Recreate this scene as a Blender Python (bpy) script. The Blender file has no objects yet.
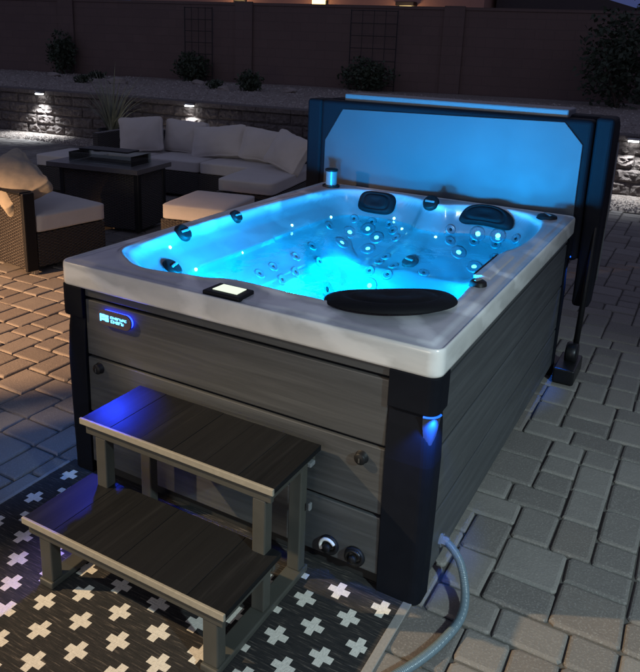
import bpy, bmesh, math, random
import numpy as np
from mathutils import Vector, Matrix, noise

random.seed(7)
np.random.seed(7)
R = math.radians
scene = bpy.context.scene
C = scene.collection

# ------------------------------------------------------------------ camera
cam_d = bpy.data.cameras.new('camera')
cam = bpy.data.objects.new('camera', cam_d)
C.objects.link(cam)
right = Vector((0.87460846, 0.48340185, 0.03718464))
up = Vector((-0.16025684, 0.21585838, 0.96318373))
fwd = Vector((-0.45757818, 0.84836774, -0.26626002))
m = Matrix((right, up, -fwd)).transposed().to_4x4()
m.translation = Vector((2.10758, -1.82102, 1.70664))
cam.matrix_world = m
cam_d.sensor_fit = 'HORIZONTAL'
cam_d.sensor_width = 36.0
cam_d.lens = 40.4847
cam_d.shift_y = -0.1430
cam_d.clip_start = 0.05
cam_d.clip_end = 2000
scene.camera = cam

# ------------------------------------------------------------------ world, exposure
world = bpy.data.worlds.new('World')
scene.world = world
world.use_nodes = True
wn = world.node_tree
bg = wn.nodes['Background']
sky = wn.nodes.new('ShaderNodeTexSky')
sky.sky_type = 'NISHITA'
sky.sun_disc = False
sky.sun_elevation = R(-1.0)
sky.sun_rotation = R(180)
# dusk: the zenith still holds light, the northern horizon is already dark and blue
wtc = wn.nodes.new('ShaderNodeTexCoord')
wsp = wn.nodes.new('ShaderNodeSeparateXYZ')
wn.links.new(wtc.outputs['Generated'], wsp.inputs[0])
wrp = wn.nodes.new('ShaderNodeValToRGB')
wn.links.new(wsp.outputs[2], wrp.inputs[0])
wrp.color_ramp.elements[0].position = 0.0
wrp.color_ramp.elements[0].color = (0.16, 0.26, 0.80, 1)
wrp.color_ramp.elements[1].position = 0.45
wrp.color_ramp.elements[1].color = (0.95, 0.86, 1.10, 1)
wmx = wn.nodes.new('ShaderNodeMix')
wmx.data_type = 'RGBA'
wmx.blend_type = 'MULTIPLY'
wmx.inputs[0].default_value = 1.0
wn.links.new(sky.outputs[0], wmx.inputs[6])
wn.links.new(wrp.outputs[0], wmx.inputs[7])
wr2 = wn.nodes.new('ShaderNodeValToRGB')
wn.links.new(wsp.outputs[2], wr2.inputs[0])
wr2.color_ramp.elements[0].position = 0.05
wr2.color_ramp.elements[0].color = (1, 1, 1, 1)
wr2.color_ramp.elements[1].position = 0.30
wr2.color_ramp.elements[1].color = (0, 0, 0, 1)
wm2 = wn.nodes.new('ShaderNodeMix')
wm2.data_type = 'RGBA'
wn.links.new(wr2.outputs[0], wm2.inputs[0])
wn.links.new(wmx.outputs[2], wm2.inputs[6])
wm2.inputs[7].default_value = (0.050, 0.072, 0.205, 1)
wn.links.new(wm2.outputs[2], bg.inputs[0])
bg.inputs[1].default_value = 0.76
scene.view_settings.view_transform = 'Standard'
scene.view_settings.look = 'None'
scene.view_settings.exposure = 0
scene.view_settings.gamma = 1
scene.view_settings.use_curve_mapping = False
scene.cycles.use_denoising = True
scene.cycles.max_bounces = 8
scene.cycles.transparent_max_bounces = 12
scene.cycles.sample_clamp_indirect = 3.0
scene.cycles.caustics_refractive = False
scene.cycles.caustics_reflective = False


def lamp(kind, name, loc, power, color, target=None, size=0.05, cone=None, blend=0.3, parent=None):
    d = bpy.data.lights.new(name, kind)
    d.energy = power
    d.color = color
    if kind in ('POINT', 'SPOT'):
        d.shadow_soft_size = size
    if kind == 'SPOT':
        d.spot_size = R(cone)
        d.spot_blend = blend
    if kind == 'AREA':
        d.shape = 'RECTANGLE'
        d.size, d.size_y = size
    o = bpy.data.objects.new(name, d)
    C.objects.link(o)
    o.location = loc
    if target is not None:
        o.rotation_euler = (Vector(target) - Vector(loc)).to_track_quat('-Z', 'Y').to_euler()
    if parent:
        o.parent = parent
        o.location = Vector(loc) - parent.location
    return o


# last glow of the sun, below the roofs behind the camera
sun_d = bpy.data.lights.new('sun', 'SUN')
sun_d.energy = 0.03
sun_d.angle = R(20)
sun_d.color = (1.0, 0.82, 0.75)
sun = bpy.data.objects.new('sun', sun_d)
C.objects.link(sun)
sun.rotation_euler = (R(60), 0, R(30))

# assumed patio lamps out of view, placed from the light and shadows they cast
PA = Vector((-3.3, -2.45, 3.8))
lamp('SPOT', 'assumed_porch_lamp', PA, 1650, (1.0, 0.73, 0.42), (1.2, -0.35, 0.1), 0.05, 40, 0.5)
lamp('SPOT', 'assumed_coach_lamp', (-3.6, -3.2, 2.0), 4300, (1.0, 0.57, 0.29), (-1.68, 0.78, 0.0), 0.03, 40, 0.85)
lamp('SPOT', 'assumed_yard_lamp', (5.4, -2.2, 3.2), 1050, (0.70, 0.94, 1.0), (2.45, 0.2, 0.0), 0.06, 44, 0.9)
lamp('AREA', 'added_front_light', (0.6, -6.0, 1.0), 80, (1.0, 0.93, 0.78), (0.6, 0.0, 0.45), (2.2, 1.7))  # added area light that brightens the rim front; no door is built there

# ------------------------------------------------------------------ node helpers


def mat(name):
    mm = bpy.data.materials.new(name)
    mm.use_nodes = True
    return mm, mm.node_tree, mm.node_tree.nodes['Principled BSDF']


def nd(t, kind, **kw):
    n = t.nodes.new(kind)
    for k, v in kw.items():
        if k == 'op':
            n.operation = v
        else:
            setattr(n, k, v)
    return n


def setin(t, node, key, v):
    s = node.inputs[key]
    if hasattr(v, 'is_linked'):
        t.links.new(v, s)
    else:
        s.default_value = v


def math_(t, op, a, b=0.0, c=None):
    n = nd(t, 'ShaderNodeMath', op=op)
    setin(t, n, 0, a)
    setin(t, n, 1, b)
    if c is not None:
        setin(t, n, 2, c)
    return n.outputs[0]


def coords(t, scale=(1, 1, 1), rot=(0, 0, 0), gen='Object'):
    tc = nd(t, 'ShaderNodeTexCoord')
    mp = nd(t, 'ShaderNodeMapping')
    t.links.new(tc.outputs[gen], mp.inputs[0])
    mp.inputs['Scale'].default_value = scale
    mp.inputs['Rotation'].default_value = rot
    return mp.outputs[0]


def noise_(t, vec, scale, detail=4, rough=0.55, dist=0.0, out='Fac'):
    n = nd(t, 'ShaderNodeTexNoise')
    t.links.new(vec, n.inputs['Vector'])
    n.inputs['Scale'].default_value = scale
    n.inputs['Detail'].default_value = detail
    n.inputs['Roughness'].default_value = rough
    n.inputs['Distortion'].default_value = dist
    return n.outputs[out]


def ramp(t, fac, stops):
    n = nd(t, 'ShaderNodeValToRGB')
    t.links.new(fac, n.inputs[0])
    e = n.color_ramp.elements
    while len(e) < len(stops):
        e.new(0.5)
    for k, (p, c) in enumerate(stops):
        e[k].position = p
        e[k].color = (c[0], c[1], c[2], 1) if hasattr(c, '__len__') else (c, c, c, 1)
    return n.outputs[0]


def mix(t, fac, a, b, mode='MIX'):
    n = nd(t, 'ShaderNodeMix', data_type='RGBA', blend_type=mode)
    setin(t, n, 0, fac)
    for k, v in ((6, a), (7, b)):
        if hasattr(v, 'is_linked'):
            t.links.new(v, n.inputs[k])
        else:
            n.inputs[k].default_value = (v[0], v[1], v[2], 1)
    return n.outputs[2]


def bump(t, b, height, strength=0.3, dist=0.01):
    n = nd(t, 'ShaderNodeBump')
    t.links.new(height, n.inputs['Height'])
    n.inputs['Strength'].default_value = strength
    n.inputs['Distance'].default_value = dist
    t.links.new(n.outputs[0], b.inputs['Normal'])


def plain(name, col, rough=0.5, metal=0.0, var=0.15, nscale=30, bstr=0.08, coat=0.0, spec=0.5):
    mm, t, b = mat(name)
    v = coords(t)
    f = noise_(t, v, nscale, 5)
    c = mix(t, f, [x * (1 - var) for x in col], [x * (1 + var) for x in col])
    t.links.new(c, b.inputs['Base Color'])
    r = math_(t, 'MULTIPLY_ADD', f, 0.25, rough - 0.12)
    t.links.new(r, b.inputs['Roughness'])
    b.inputs['Metallic'].default_value = metal
    b.inputs['Coat Weight'].default_value = coat
    b.inputs['Specular IOR Level'].default_value = spec
    if bstr:
        bump(t, b, noise_(t, v, nscale * 6, 3), bstr, 0.002)
    return mm


def emit(name, col, strength, base=(0.02, 0.02, 0.02)):
    mm, t, b = mat(name)
    b.inputs['Base Color'].default_value = (*base, 1)
    b.inputs['Emission Color'].default_value = (*col, 1)
    b.inputs['Emission Strength'].default_value = strength
    return mm


# ------------------------------------------------------------------ object helpers


def tag(o, label, cat, group=None, kind=None):
    if label:
        o['label'] = label
    if cat:
        o['category'] = cat
    if group:
        o['group'] = group
    if kind:
        o['kind'] = kind
    return o


def thing(name, loc, label, cat, group=None, rz=0.0):
    o = bpy.data.objects.new(name, None)
    o.empty_display_size = 0.1
    C.objects.link(o)
    o.location = loc
    o.rotation_euler = (0, 0, rz)
    return tag(o, label, cat, group)


def wm(o):
    mtx = Matrix.LocRotScale(o.location, o.rotation_euler, o.scale)
    return wm(o.parent) @ mtx if o.parent else mtx


def link(name, me, material, parent=None, smooth=False, label=None):
    o = bpy.data.objects.new(name, me)
    C.objects.link(o)
    if material is not None:
        for mm in (material if isinstance(material, (list, tuple)) else [material]):
            me.materials.append(mm)
    if smooth:
        me.polygons.foreach_set('use_smooth', [True] * len(me.polygons))
    if parent:
        o.parent = parent
    if label:
        o['label'] = label
    return o


def obj(name, bm, material, parent=None, smooth=False, world=False, bevel=0.0, seg=2, label=None):
    """world=True: the bmesh is in world coordinates, moved into the parent's frame."""
    if world and parent:
        bm.transform(wm(parent).inverted())
    bmesh.ops.recalc_face_normals(bm, faces=bm.faces)
    me = bpy.data.meshes.new(name)
    bm.to_mesh(me)
    bm.free()
    o = link(name, me, material, parent, smooth, label)
    if bevel:
        md = o.modifiers.new('bevel', 'BEVEL')
        md.width = bevel
        md.segments = seg
        md.limit_method = 'ANGLE'
        md.angle_limit = R(40)
    return o


def from_np(name, verts, faces, material, parent=None, smooth=False):
    me = bpy.data.meshes.new(name)
    me.from_pydata(verts, [], faces)
    me.update()
    return link(name, me, material, parent, smooth)


def box(bm, x0, x1, y0, y1, z0, z1, rot=None):
    vs = [bm.verts.new((x, y, z)) for z in (z0, z1) for x, y in ((x0, y0), (x1, y0), (x1, y1), (x0, y1))]
    for f in ((3, 2, 1, 0), (4, 5, 6, 7), (0, 1, 5, 4), (1, 2, 6, 5), (2, 3, 7, 6), (3, 0, 4, 7)):
        bm.faces.new([vs[k] for k in f])
    if rot is not None:
        for v in vs:
            v.co = rot @ v.co
    return vs


def bx(*a, rot=None):
    bm = bmesh.new()
    box(bm, *a, rot=rot)
    return bm


def lathe(bm, prof, seg=24, mtx=None):
    rings = []
    for r, z in prof:
        if r < 1e-6:
            rings.append([bm.verts.new((0, 0, z))])
        else:
            rings.append([bm.verts.new((r * math.cos(2 * math.pi * k / seg), r * math.sin(2 * math.pi * k / seg), z)) for k in range(seg)])
    for a, b in zip(rings, rings[1:]):
        for k in range(seg):
            k2 = (k + 1) % seg
            if len(a) == 1 and len(b) == 1:
                continue
            if len(a) == 1:
                bm.faces.new((a[0], b[k], b[k2]))
            elif len(b) == 1:
                bm.faces.new((a[k], a[k2], b[0]))
            else:
                bm.faces.new((a[k], a[k2], b[k2], b[k]))
    if mtx is not None:
        for ring in rings:
            for v in ring:
                v.co = mtx @ v.co
    return bm


def tube(bm, pts, rad, seg=10, cap=True):
    pts = [Vector(p) for p in pts]
    rads = rad if hasattr(rad, '__len__') else [rad] * len(pts)
    rings = []
    ref = None
    for k, p in enumerate(pts):
        t = (pts[min(k + 1, len(pts) - 1)] - pts[max(k - 1, 0)]).normalized()
        if ref is None:
            ref = t.orthogonal().normalized()
        ref = (ref - t * ref.dot(t)).normalized()
        b2 = t.cross(ref)
        rings.append([bm.verts.new(p + (ref * math.cos(2 * math.pi * q / seg) + b2 * math.sin(2 * math.pi * q / seg)) * rads[k]) for q in range(seg)])
    for a, b in zip(rings, rings[1:]):
        for q in range(seg):
            q2 = (q + 1) % seg
            bm.faces.new((a[q], a[q2], b[q2], b[q]))
    if cap:
        bm.faces.new(rings[0][::-1])
        bm.faces.new(rings[-1])
    return bm


def prism(bm, poly, z0, z1, axis='z'):
    def pt(p, h):
        return {'z': (p[0], p[1], h), 'y': (p[0], h, p[1]), 'x': (h, p[0], p[1])}[axis]
    a = [bm.verts.new(pt(p, z0)) for p in poly]
    b = [bm.verts.new(pt(p, z1)) for p in poly]
    n = len(poly)
    bm.faces.new(a[::-1])
    bm.faces.new(b)
    for k in range(n):
        bm.faces.new((a[k], a[(k + 1) % n], b[(k + 1) % n], b[k]))
    return bm


def frame(nrm, loc, upv=(0, 0, 1)):
    z = Vector(nrm).normalized()
    x = Vector(upv).cross(z)
    if x.length < 1e-4:
        x = Vector((1, 0, 0))
    x.normalize()
    y = z.cross(x)
    mm = Matrix((x, y, z)).transposed().to_4x4()
    mm.translation = Vector(loc)
    return mm


def catmull(P, n, closed=False):
    P = [np.array(p, float) for p in P]
    N = len(P)
    out = []
    last = N if closed else N - 1
    for k in range(last):
        p0, p1, p2, p3 = (P[(k - 1) % N], P[k], P[(k + 1) % N], P[(k + 2) % N]) if closed else (P[max(k - 1, 0)], P[k], P[k + 1], P[min(k + 2, N - 1)])
        for j in range(n):
            t = j / n
            out.append(0.5 * ((2 * p1) + (-p0 + p2) * t + (2 * p0 - 5 * p1 + 4 * p2 - p3) * t * t + (-p0 + 3 * p1 - 3 * p2 + p3) * t ** 3))
    if not closed:
        out.append(P[-1])
    return np.array(out)


def cushion(bm, sx, sy, sz, soft=0.35, puff=0.25, n=10, mtx=None, wr=0.006, seed=0, ears=0.0):
    """a box cushion with a crown and pinched corners, centred at the origin"""
    bm2 = bmesh.new()
    bmesh.ops.create_cube(bm2, size=2.0)
    bmesh.ops.subdivide_edges(bm2, edges=bm2.edges[:], cuts=n, use_grid_fill=True)
    for v in bm2.verts:
        x, y, z = v.co
        q = 1 - soft
        def rnd(a, b, c):
            return a
        p = Vector((x, y, z))
        inner = Vector((max(-q, min(q, x)), max(-q, min(q, y)), max(-q, min(q, z))))
        dlt = p - inner
        if dlt.length > 1e-6:
            mxx = max(abs(dlt.x), abs(dlt.y), abs(dlt.z))
            p = inner + dlt * (mxx / dlt.length)
        crown = (1 - x * x) * (1 - y * y)
        p.z *= 1 + puff * crown - puff * 0.35 * (1 - crown)
        ex_ = 1 - ears * (1 - y * y)
        ey_ = 1 - ears * (1 - x * x)
        p.x, p.y = p.x * ex_, p.y * ey_
        v.co = Vector((p.x * sx / 2, p.y * sy / 2, p.z * sz / 2))
        nz = noise.noise(Vector((v.co.x * 9 + seed * 3.1, v.co.y * 9, v.co.z * 9 + seed)))
        nz2 = noise.noise(Vector((v.co.x * 22 + seed, v.co.y * 22, v.co.z * 22)))
        v.co += v.co.normalized() * (nz * wr + nz2 * wr * 0.45)
    if mtx is not None:
        bm2.transform(mtx)
    me = bpy.data.meshes.new('tmp')
    bm2.to_mesh(me)
    bm2.free()
    bm.from_mesh(me)
    bpy.data.meshes.remove(me)
    return bm


# ------------------------------------------------------------------ materials
def make_materials():
    M = {}
    # pavers
    mm, t, b = mat('paver_stone')
    g = nd(t, 'ShaderNodeNewGeometry')
    v = coords(t)
    r = g.outputs['Random Per Island']
    c = ramp(t, r, [(0.0, (0.125, 0.110, 0.100)), (0.35, (0.180, 0.162, 0.146)), (0.7, (0.225, 0.204, 0.184)), (1.0, (0.155, 0.130, 0.112))])
    n1 = noise_(t, v, 9, 6, 0.65)
    n2 = noise_(t, v, 140, 3, 0.7)
    c = mix(t, math_(t, 'MULTIPLY', n1, 0.7), c, (0.11, 0.10, 0.092))
    c = mix(t, ramp(t, n2, [(0.52, 0), (0.75, 1)]), c, (0.25, 0.23, 0.21))
    t.links.new(c, b.inputs['Base Color'])
    b.inputs['Roughness'].default_value = 0.78
    h = math_(t, 'ADD', math_(t, 'MULTIPLY', n1, 1.0), math_(t, 'MULTIPLY', n2, 0.5))
    bump(t, b, h, 0.55, 0.006)
    M['paver'] = mm
    mm, t, b = mat('joint_sand')
    v = coords(t)
    t.links.new(mix(t, noise_(t, v, 120, 4), (0.045, 0.040, 0.035), (0.105, 0.094, 0.082)), b.inputs['Base Color'])
    b.inputs['Roughness'].default_value = 0.95
    M['sand'] = mm
    # gravel ground
    mm, t, b = mat('gravel_ground')
    v = coords(t)
    vo = nd(t, 'ShaderNodeTexVoronoi')
    t.links.new(v, vo.inputs['Vector'])
    vo.inputs['Scale'].default_value = 34
    hs = nd(t, 'ShaderNodeSeparateColor')
    t.links.new(vo.outputs['Color'], hs.inputs[0])
    c = ramp(t, hs.outputs[0], [(0, (0.17, 0.14, 0.12)), (0.5, (0.27, 0.23, 0.20)), (1, (0.40, 0.36, 0.33))])
    c = mix(t, noise_(t, v, 1.3, 3), c, (0.20, 0.165, 0.145))
    t.links.new(c, b.inputs['Base Color'])
    b.inputs['Roughness'].default_value = 0.9
    bump(t, b, math_(t, 'SUBTRACT', 1.0, vo.outputs['Distance']), 0.9, 0.02)
    M['gravel'] = mm
    mm, t, b = mat('pebble')
    g = nd(t, 'ShaderNodeNewGeometry')
    c = ramp(t, g.outputs['Random Per Island'], [(0, (0.16, 0.13, 0.115)), (0.5, (0.23, 0.20, 0.18)), (1, (0.35, 0.32, 0.29))])
    t.links.new(c, b.inputs['Base Color'])
    b.inputs['Roughness'].default_value = 0.85
    M['pebble'] = mm
    mm, t, b = mat('desert_soil')
    v = coords(t)
    t.links.new(mix(t, noise_(t, v, 0.8, 8), (0.13, 0.10, 0.08), (0.22, 0.18, 0.15)), b.inputs['Base Color'])
    b.inputs['Roughness'].default_value = 0.95
    M['soil'] = mm
    # split-face block
    mm, t, b = mat('split_block')
    g = nd(t, 'ShaderNodeNewGeometry')
    v = coords(t)
    n1 = noise_(t, v, 26, 8, 0.7)
    c = ramp(t, n1, [(0.25, (0.06, 0.05, 0.045)), (0.55, (0.12, 0.10, 0.092)), (0.8, (0.21, 0.19, 0.175))])
    t.links.new(c, b.inputs['Base Color'])
    b.inputs['Roughness'].default_value = 0.92
    bump(t, b, n1, 0.9, 0.03)
    M['block'] = mm
    # masonry fence
    mm, t, b = mat('fence_block')
    v = coords(t)
    br = nd(t, 'ShaderNodeTexBrick')
    sp = nd(t, 'ShaderNodeSeparateXYZ')
    t.links.new(v, sp.inputs[0])
    cb = nd(t, 'ShaderNodeCombineXYZ')
    t.links.new(sp.outputs[0], cb.inputs[0])
    t.links.new(sp.outputs[2], cb.inputs[1])
    t.links.new(cb.outputs[0], br.inputs['Vector'])
    br.inputs['Scale'].default_value = 1.0
    br.inputs['Brick Width'].default_value = 0.40
    br.inputs['Row Height'].default_value = 0.20
    br.inputs['Mortar Size'].default_value = 0.006
    br.inputs['Color1'].default_value = (0.125, 0.083, 0.072, 1)
    br.inputs['Color2'].default_value = (0.150, 0.100, 0.086, 1)
    br.inputs['Mortar'].default_value = (0.095, 0.070, 0.062, 1)
    c = mix(t, math_(t, 'MULTIPLY', noise_(t, v, 1.1, 6, 0.6), 0.8), br.outputs['Color'], (0.085, 0.060, 0.054))
    c = mix(t, 0.3, c, (0.12, 0.085, 0.075))
    t.links.new(c, b.inputs['Base Color'])
    b.inputs['Roughness'].default_value = 0.95
    hh = math_(t, 'ADD', math_(t, 'MULTIPLY', br.outputs['Fac'], -0.7), math_(t, 'MULTIPLY', noise_(t, v, 60, 5), 0.5))
    bump(t, b, hh, 0.5, 0.01)
    M['fence'] = mm
    # marbled acrylic; the rim edge's lighter colour stands in for light on it
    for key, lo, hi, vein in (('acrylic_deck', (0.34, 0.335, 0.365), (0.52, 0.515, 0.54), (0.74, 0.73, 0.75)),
                              ('acrylic_edge_lit', (0.56, 0.55, 0.52), (0.72, 0.70, 0.66), (0.84, 0.82, 0.78))):
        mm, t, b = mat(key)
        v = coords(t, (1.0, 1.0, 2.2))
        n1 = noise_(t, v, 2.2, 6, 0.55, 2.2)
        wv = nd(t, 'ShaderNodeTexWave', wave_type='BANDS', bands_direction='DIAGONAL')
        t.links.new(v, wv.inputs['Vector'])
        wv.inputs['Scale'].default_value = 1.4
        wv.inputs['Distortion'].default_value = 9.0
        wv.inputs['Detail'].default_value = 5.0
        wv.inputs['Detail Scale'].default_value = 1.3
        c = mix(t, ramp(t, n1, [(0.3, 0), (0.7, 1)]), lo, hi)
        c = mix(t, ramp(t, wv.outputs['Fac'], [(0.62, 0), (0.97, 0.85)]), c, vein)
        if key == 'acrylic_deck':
            # same acrylic in the basin, colour darkened so the blue light looks deeper
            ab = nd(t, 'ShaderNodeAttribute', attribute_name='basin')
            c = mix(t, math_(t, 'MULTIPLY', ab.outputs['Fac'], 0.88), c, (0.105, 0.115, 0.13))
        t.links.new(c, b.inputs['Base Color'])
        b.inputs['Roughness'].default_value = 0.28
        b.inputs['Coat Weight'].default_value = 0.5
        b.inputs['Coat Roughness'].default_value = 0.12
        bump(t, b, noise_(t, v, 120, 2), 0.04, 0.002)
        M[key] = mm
    # cabinet boards: grain runs along the long axis
    for key, sc in (('board_x', (1.5, 60, 34)), ('board_y', (60, 1.5, 34))):
        mm, t, b = mat(key)
        v = coords(t, sc)
        n1 = noise_(t, v, 1.0, 7, 0.62, 0.8)
        v2 = coords(t, tuple(x * 0.18 if x > 5 else x * 0.7 for x in sc))
        n2 = noise_(t, v2, 1.0, 4, 0.5, 0.4)
        c = ramp(t, n1, [(0.25, (0.030, 0.032, 0.034)), (0.5, (0.058, 0.061, 0.064)), (0.75, (0.098, 0.102, 0.105))])
        c = mix(t, math_(t, 'MULTIPLY', n2, 0.6), c, (0.042, 0.043, 0.044))
        t.links.new(c, b.inputs['Base Color'])
        b.inputs['Roughness'].default_value = 0.5
        bump(t, b, n1, 0.25, 0.003)
        M[key] = mm
    # step tread: dark plank composite, boards across the tread
    mm, t, b = mat('tread_plank')
    v = coords(t, (40, 1.6, 40))
    n1 = noise_(t, v, 1.0, 7, 0.62, 0.6)
    tc = coords(t)
    sp = nd(t, 'ShaderNodeSeparateXYZ')
    t.links.new(tc, sp.inputs[0])
    g = nd(t, 'ShaderNodeNewGeometry')
    c = ramp(t, n1, [(0.25, (0.0055, 0.0060, 0.0070)), (0.55, (0.0115, 0.0122, 0.0135)), (0.8, (0.026, 0.027, 0.029))])
    c = mix(t, math_(t, 'MULTIPLY', g.outputs['Random Per Island'], 0.5), c, (0.018, 0.0185, 0.020))
    t.links.new(c, b.inputs['Base Color'])
    b.inputs['Roughness'].default_value = 0.5
    b.inputs['Specular IOR Level'].default_value = 0.07
    bump(t, b, n1, 0.4, 0.003)
    M['tread'] = mm
    M['nosing'] = plain('tread_edge', (0.29, 0.265, 0.21), 0.5, 0, 0.2, 60)
    M['step_frame'] = plain('step_frame', (0.058, 0.057, 0.049), 0.5, 0, 0.12, 20)
    M['post'] = plain('black_post', (0.0055, 0.0065, 0.010), 0.62, 0, 0.2, 20, 0.05, spec=0.09)
    M['black'] = plain('black_plastic', (0.009, 0.009, 0.010), 0.5, 0, 0.2, 40, 0.03, spec=0.22)
    M['void'] = plain('dark_recess', (0.010, 0.010, 0.010), 0.9, 0, 0.1, 20, 0)
    M['pillow'] = plain('headrest_foam', (0.0035, 0.004, 0.006), 0.7, 0, 0.2, 30, 0.1, spec=0.2)
    M['grey_plastic'] = plain('grey_plastic', (0.17, 0.18, 0.19), 0.3, 0, 0.1, 40, 0.02)
    M['jet'] = plain('jet_face', (0.16, 0.19, 0.22), 0.3, 0.4, 0.1, 40, 0.02)
    M['white_plastic'] = plain('white_plastic', (0.75, 0.75, 0.72), 0.35, 0, 0.05, 40, 0.02)
    M['steel'] = plain('brushed_steel', (0.45, 0.45, 0.44), 0.3, 1.0, 0.1, 40, 0.02)
    M['lit_jet'] = emit('jet_led', (0.10, 0.85, 1.0), 5.0)
    M['led_dot'] = emit('led_dot', (0.25, 0.9, 1.0), 7.0)
    M['screen'] = emit('screen_glow', (0.88, 1.0, 0.80), 1.05)
    M['lens_blue'] = plain('frosted_lens', (0.03, 0.035, 0.05), 0.35, 0, 0.05, 40, 0)
    M['blue_strip'] = emit('blue_strip', (0.01, 0.16, 1.0), 1.1, (0.02, 0.1, 0.4))
    M['logo'] = emit('logo_letters', (0.12, 0.55, 1.0), 3.2)
    M['logo_halo'] = emit('logo_halo', (0.01, 0.03, 1.0), 9.0)
    M['badge'] = plain('badge_plate', (0.10, 0.075, 0.085), 0.35, 0.2, 0.1, 40, 0.02)
    # spa water: tinted clear body with a fresnel sheen and small waves
    mm, t, b = mat('spa_water')
    t.nodes.remove(b)
    out = t.nodes['Material Output']
    tr = nd(t, 'ShaderNodeBsdfTransparent')
    tr.inputs[0].default_value = (0.80, 0.95, 1.0, 1)
    gl = nd(t, 'ShaderNodeBsdfGlossy')
    gl.inputs['Roughness'].default_value = 0.03
    fz = nd(t, 'ShaderNodeFresnel')
    fz.inputs['IOR'].default_value = 1.33
    ms = nd(t, 'ShaderNodeMixShader')
    v = coords(t)
    bp_ = nd(t, 'ShaderNodeBump')
    t.links.new(noise_(t, v, 9, 3, 0.5, 0.6), bp_.inputs['Height'])
    bp_.inputs['Strength'].default_value = 0.25
    bp_.inputs['Distance'].default_value = 0.02
    t.links.new(bp_.outputs[0], gl.inputs['Normal'])
    t.links.new(bp_.outputs[0], fz.inputs['Normal'])
    t.links.new(fz.outputs[0], ms.inputs[0])
    t.links.new(tr.outputs[0], ms.inputs[1])
    t.links.new(gl.outputs[0], ms.inputs[2])
    t.links.new(ms.outputs[0], out.inputs[0])
    M['water'] = mm
    # glass guard of the fire table
    mm, t, b = mat('clear_glass')
    t.nodes.remove(b)
    out = t.nodes['Material Output']
    tr = nd(t, 'ShaderNodeBsdfTransparent')
    tr.inputs[0].default_value = (0.86, 0.90, 0.88, 1)
    gl = nd(t, 'ShaderNodeBsdfGlossy')
    gl.inputs['Roughness'].default_value = 0.04
    ms = nd(t, 'ShaderNodeMixShader')
    fz = nd(t, 'ShaderNodeFresnel')
    fz.inputs['IOR'].default_value = 1.5
    t.links.new(fz.outputs[0], ms.inputs[0])
    t.links.new(tr.outputs[0], ms.inputs[1])
    t.links.new(gl.outputs[0], ms.inputs[2])
    t.links.new(ms.outputs[0], out.inputs[0])
    M['glass'] = mm
    M['liner'] = plain('cover_liner', (0.070, 0.084, 0.098), 0.5, 0, 0.05, 4, 0.05)
    M['vinyl'] = plain('cover_vinyl', (0.006, 0.0065, 0.010), 0.75, 0, 0.2, 60, 0.15, spec=0.2)
    M['vinyl_pale'] = plain('cover_pale_vinyl', (0.17, 0.185, 0.20), 0.45, 0, 0.08, 60, 0.12)
    M['arm'] = plain('lifter_metal', (0.02, 0.02, 0.022), 0.35, 0.6, 0.2, 40, 0.03)
    # rug: dark striated weave with offset rows of pale plus signs
    mm, t, b = mat('rug_weave')
    tc = coords(t)
    sp = nd(t, 'ShaderNodeSeparateXYZ')
    t.links.new(tc, sp.inputs[0])
    wob = noise_(t, coords(t, (1, 1, 1)), 7, 2)
    px = math_(t, 'ADD', sp.outputs[0], math_(t, 'MULTIPLY', math_(t, 'SUBTRACT', wob, 0.5), 0.012))
    py = sp.outputs[1]
    masks = []
    for ox, oy in ((0.356, -0.5725), (0.356 + 0.0765, -0.6590)):
        u = math_(t, 'MULTIPLY', math_(t, 'SUBTRACT', math_(t, 'FRACT', math_(t, 'ADD', math_(t, 'DIVIDE', math_(t, 'SUBTRACT', px, ox), 0.153), 100.5)), 0.5), 0.153)
        w = math_(t, 'MULTIPLY', math_(t, 'SUBTRACT', math_(t, 'FRACT', math_(t, 'ADD', math_(t, 'DIVIDE', math_(t, 'SUBTRACT', py, oy), 0.173), 100.5)), 0.5), 0.173)
        au = math_(t, 'ABSOLUTE', u)
        aw = math_(t, 'ABSOLUTE', w)
        a1 = math_(t, 'MULTIPLY', math_(t, 'LESS_THAN', au, 0.0355), math_(t, 'LESS_THAN', aw, 0.0125))
        a2 = math_(t, 'MULTIPLY', math_(t, 'LESS_THAN', au, 0.0125), math_(t, 'LESS_THAN', aw, 0.0355))
        masks.append(math_(t, 'MAXIMUM', a1, a2))
    mk = math_(t, 'MAXIMUM', masks[0], masks[1])
    # keep the motif off the bound edges
    inside = math_(t, 'MULTIPLY', math_(t, 'GREATER_THAN', sp.outputs[0], 0.02), math_(t, 'LESS_THAN', sp.outputs[0], 1.452))
    mk = math_(t, 'MULTIPLY', math_(t, 'MULTIPLY', mk, inside), math_(t, 'LESS_THAN', sp.outputs[1], -0.010))
    st = noise_(t, coords(t, (14, 190, 1)), 1.0, 4, 0.65)
    st2 = noise_(t, coords(t, (240, 90, 1)), 1.0, 2, 0.5)
    dark = ramp(t, st, [(0.40, (0.008, 0.008, 0.009)), (0.57, (0.024, 0.021, 0.020)), (0.70, (0.13, 0.108, 0.090))])
    pale = mix(t, st2, (0.45, 0.42, 0.36), (0.86, 0.81, 0.72))
    c = mix(t, mk, dark, pale)
    t.links.new(c, b.inputs['Base Color'])
    b.inputs['Roughness'].default_value = 0.92
    bump(t, b, math_(t, 'ADD', math_(t, 'MULTIPLY', st, 0.6), math_(t, 'MULTIPLY', st2, 0.6)), 0.5, 0.004)
    M['rug'] = mm
    M['rug_edge'] = plain('rug_binding', (0.22, 0.21, 0.20), 0.9, 0, 0.3, 120, 0.3)
    # wicker: basket weave
    mm, t, b = mat('wicker')
    v = coords(t)
    sp = nd(t, 'ShaderNodeSeparateXYZ')
    t.links.new(v, sp.inputs[0])
    hor = math_(t, 'ADD', sp.outputs[0], sp.outputs[1])
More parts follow.
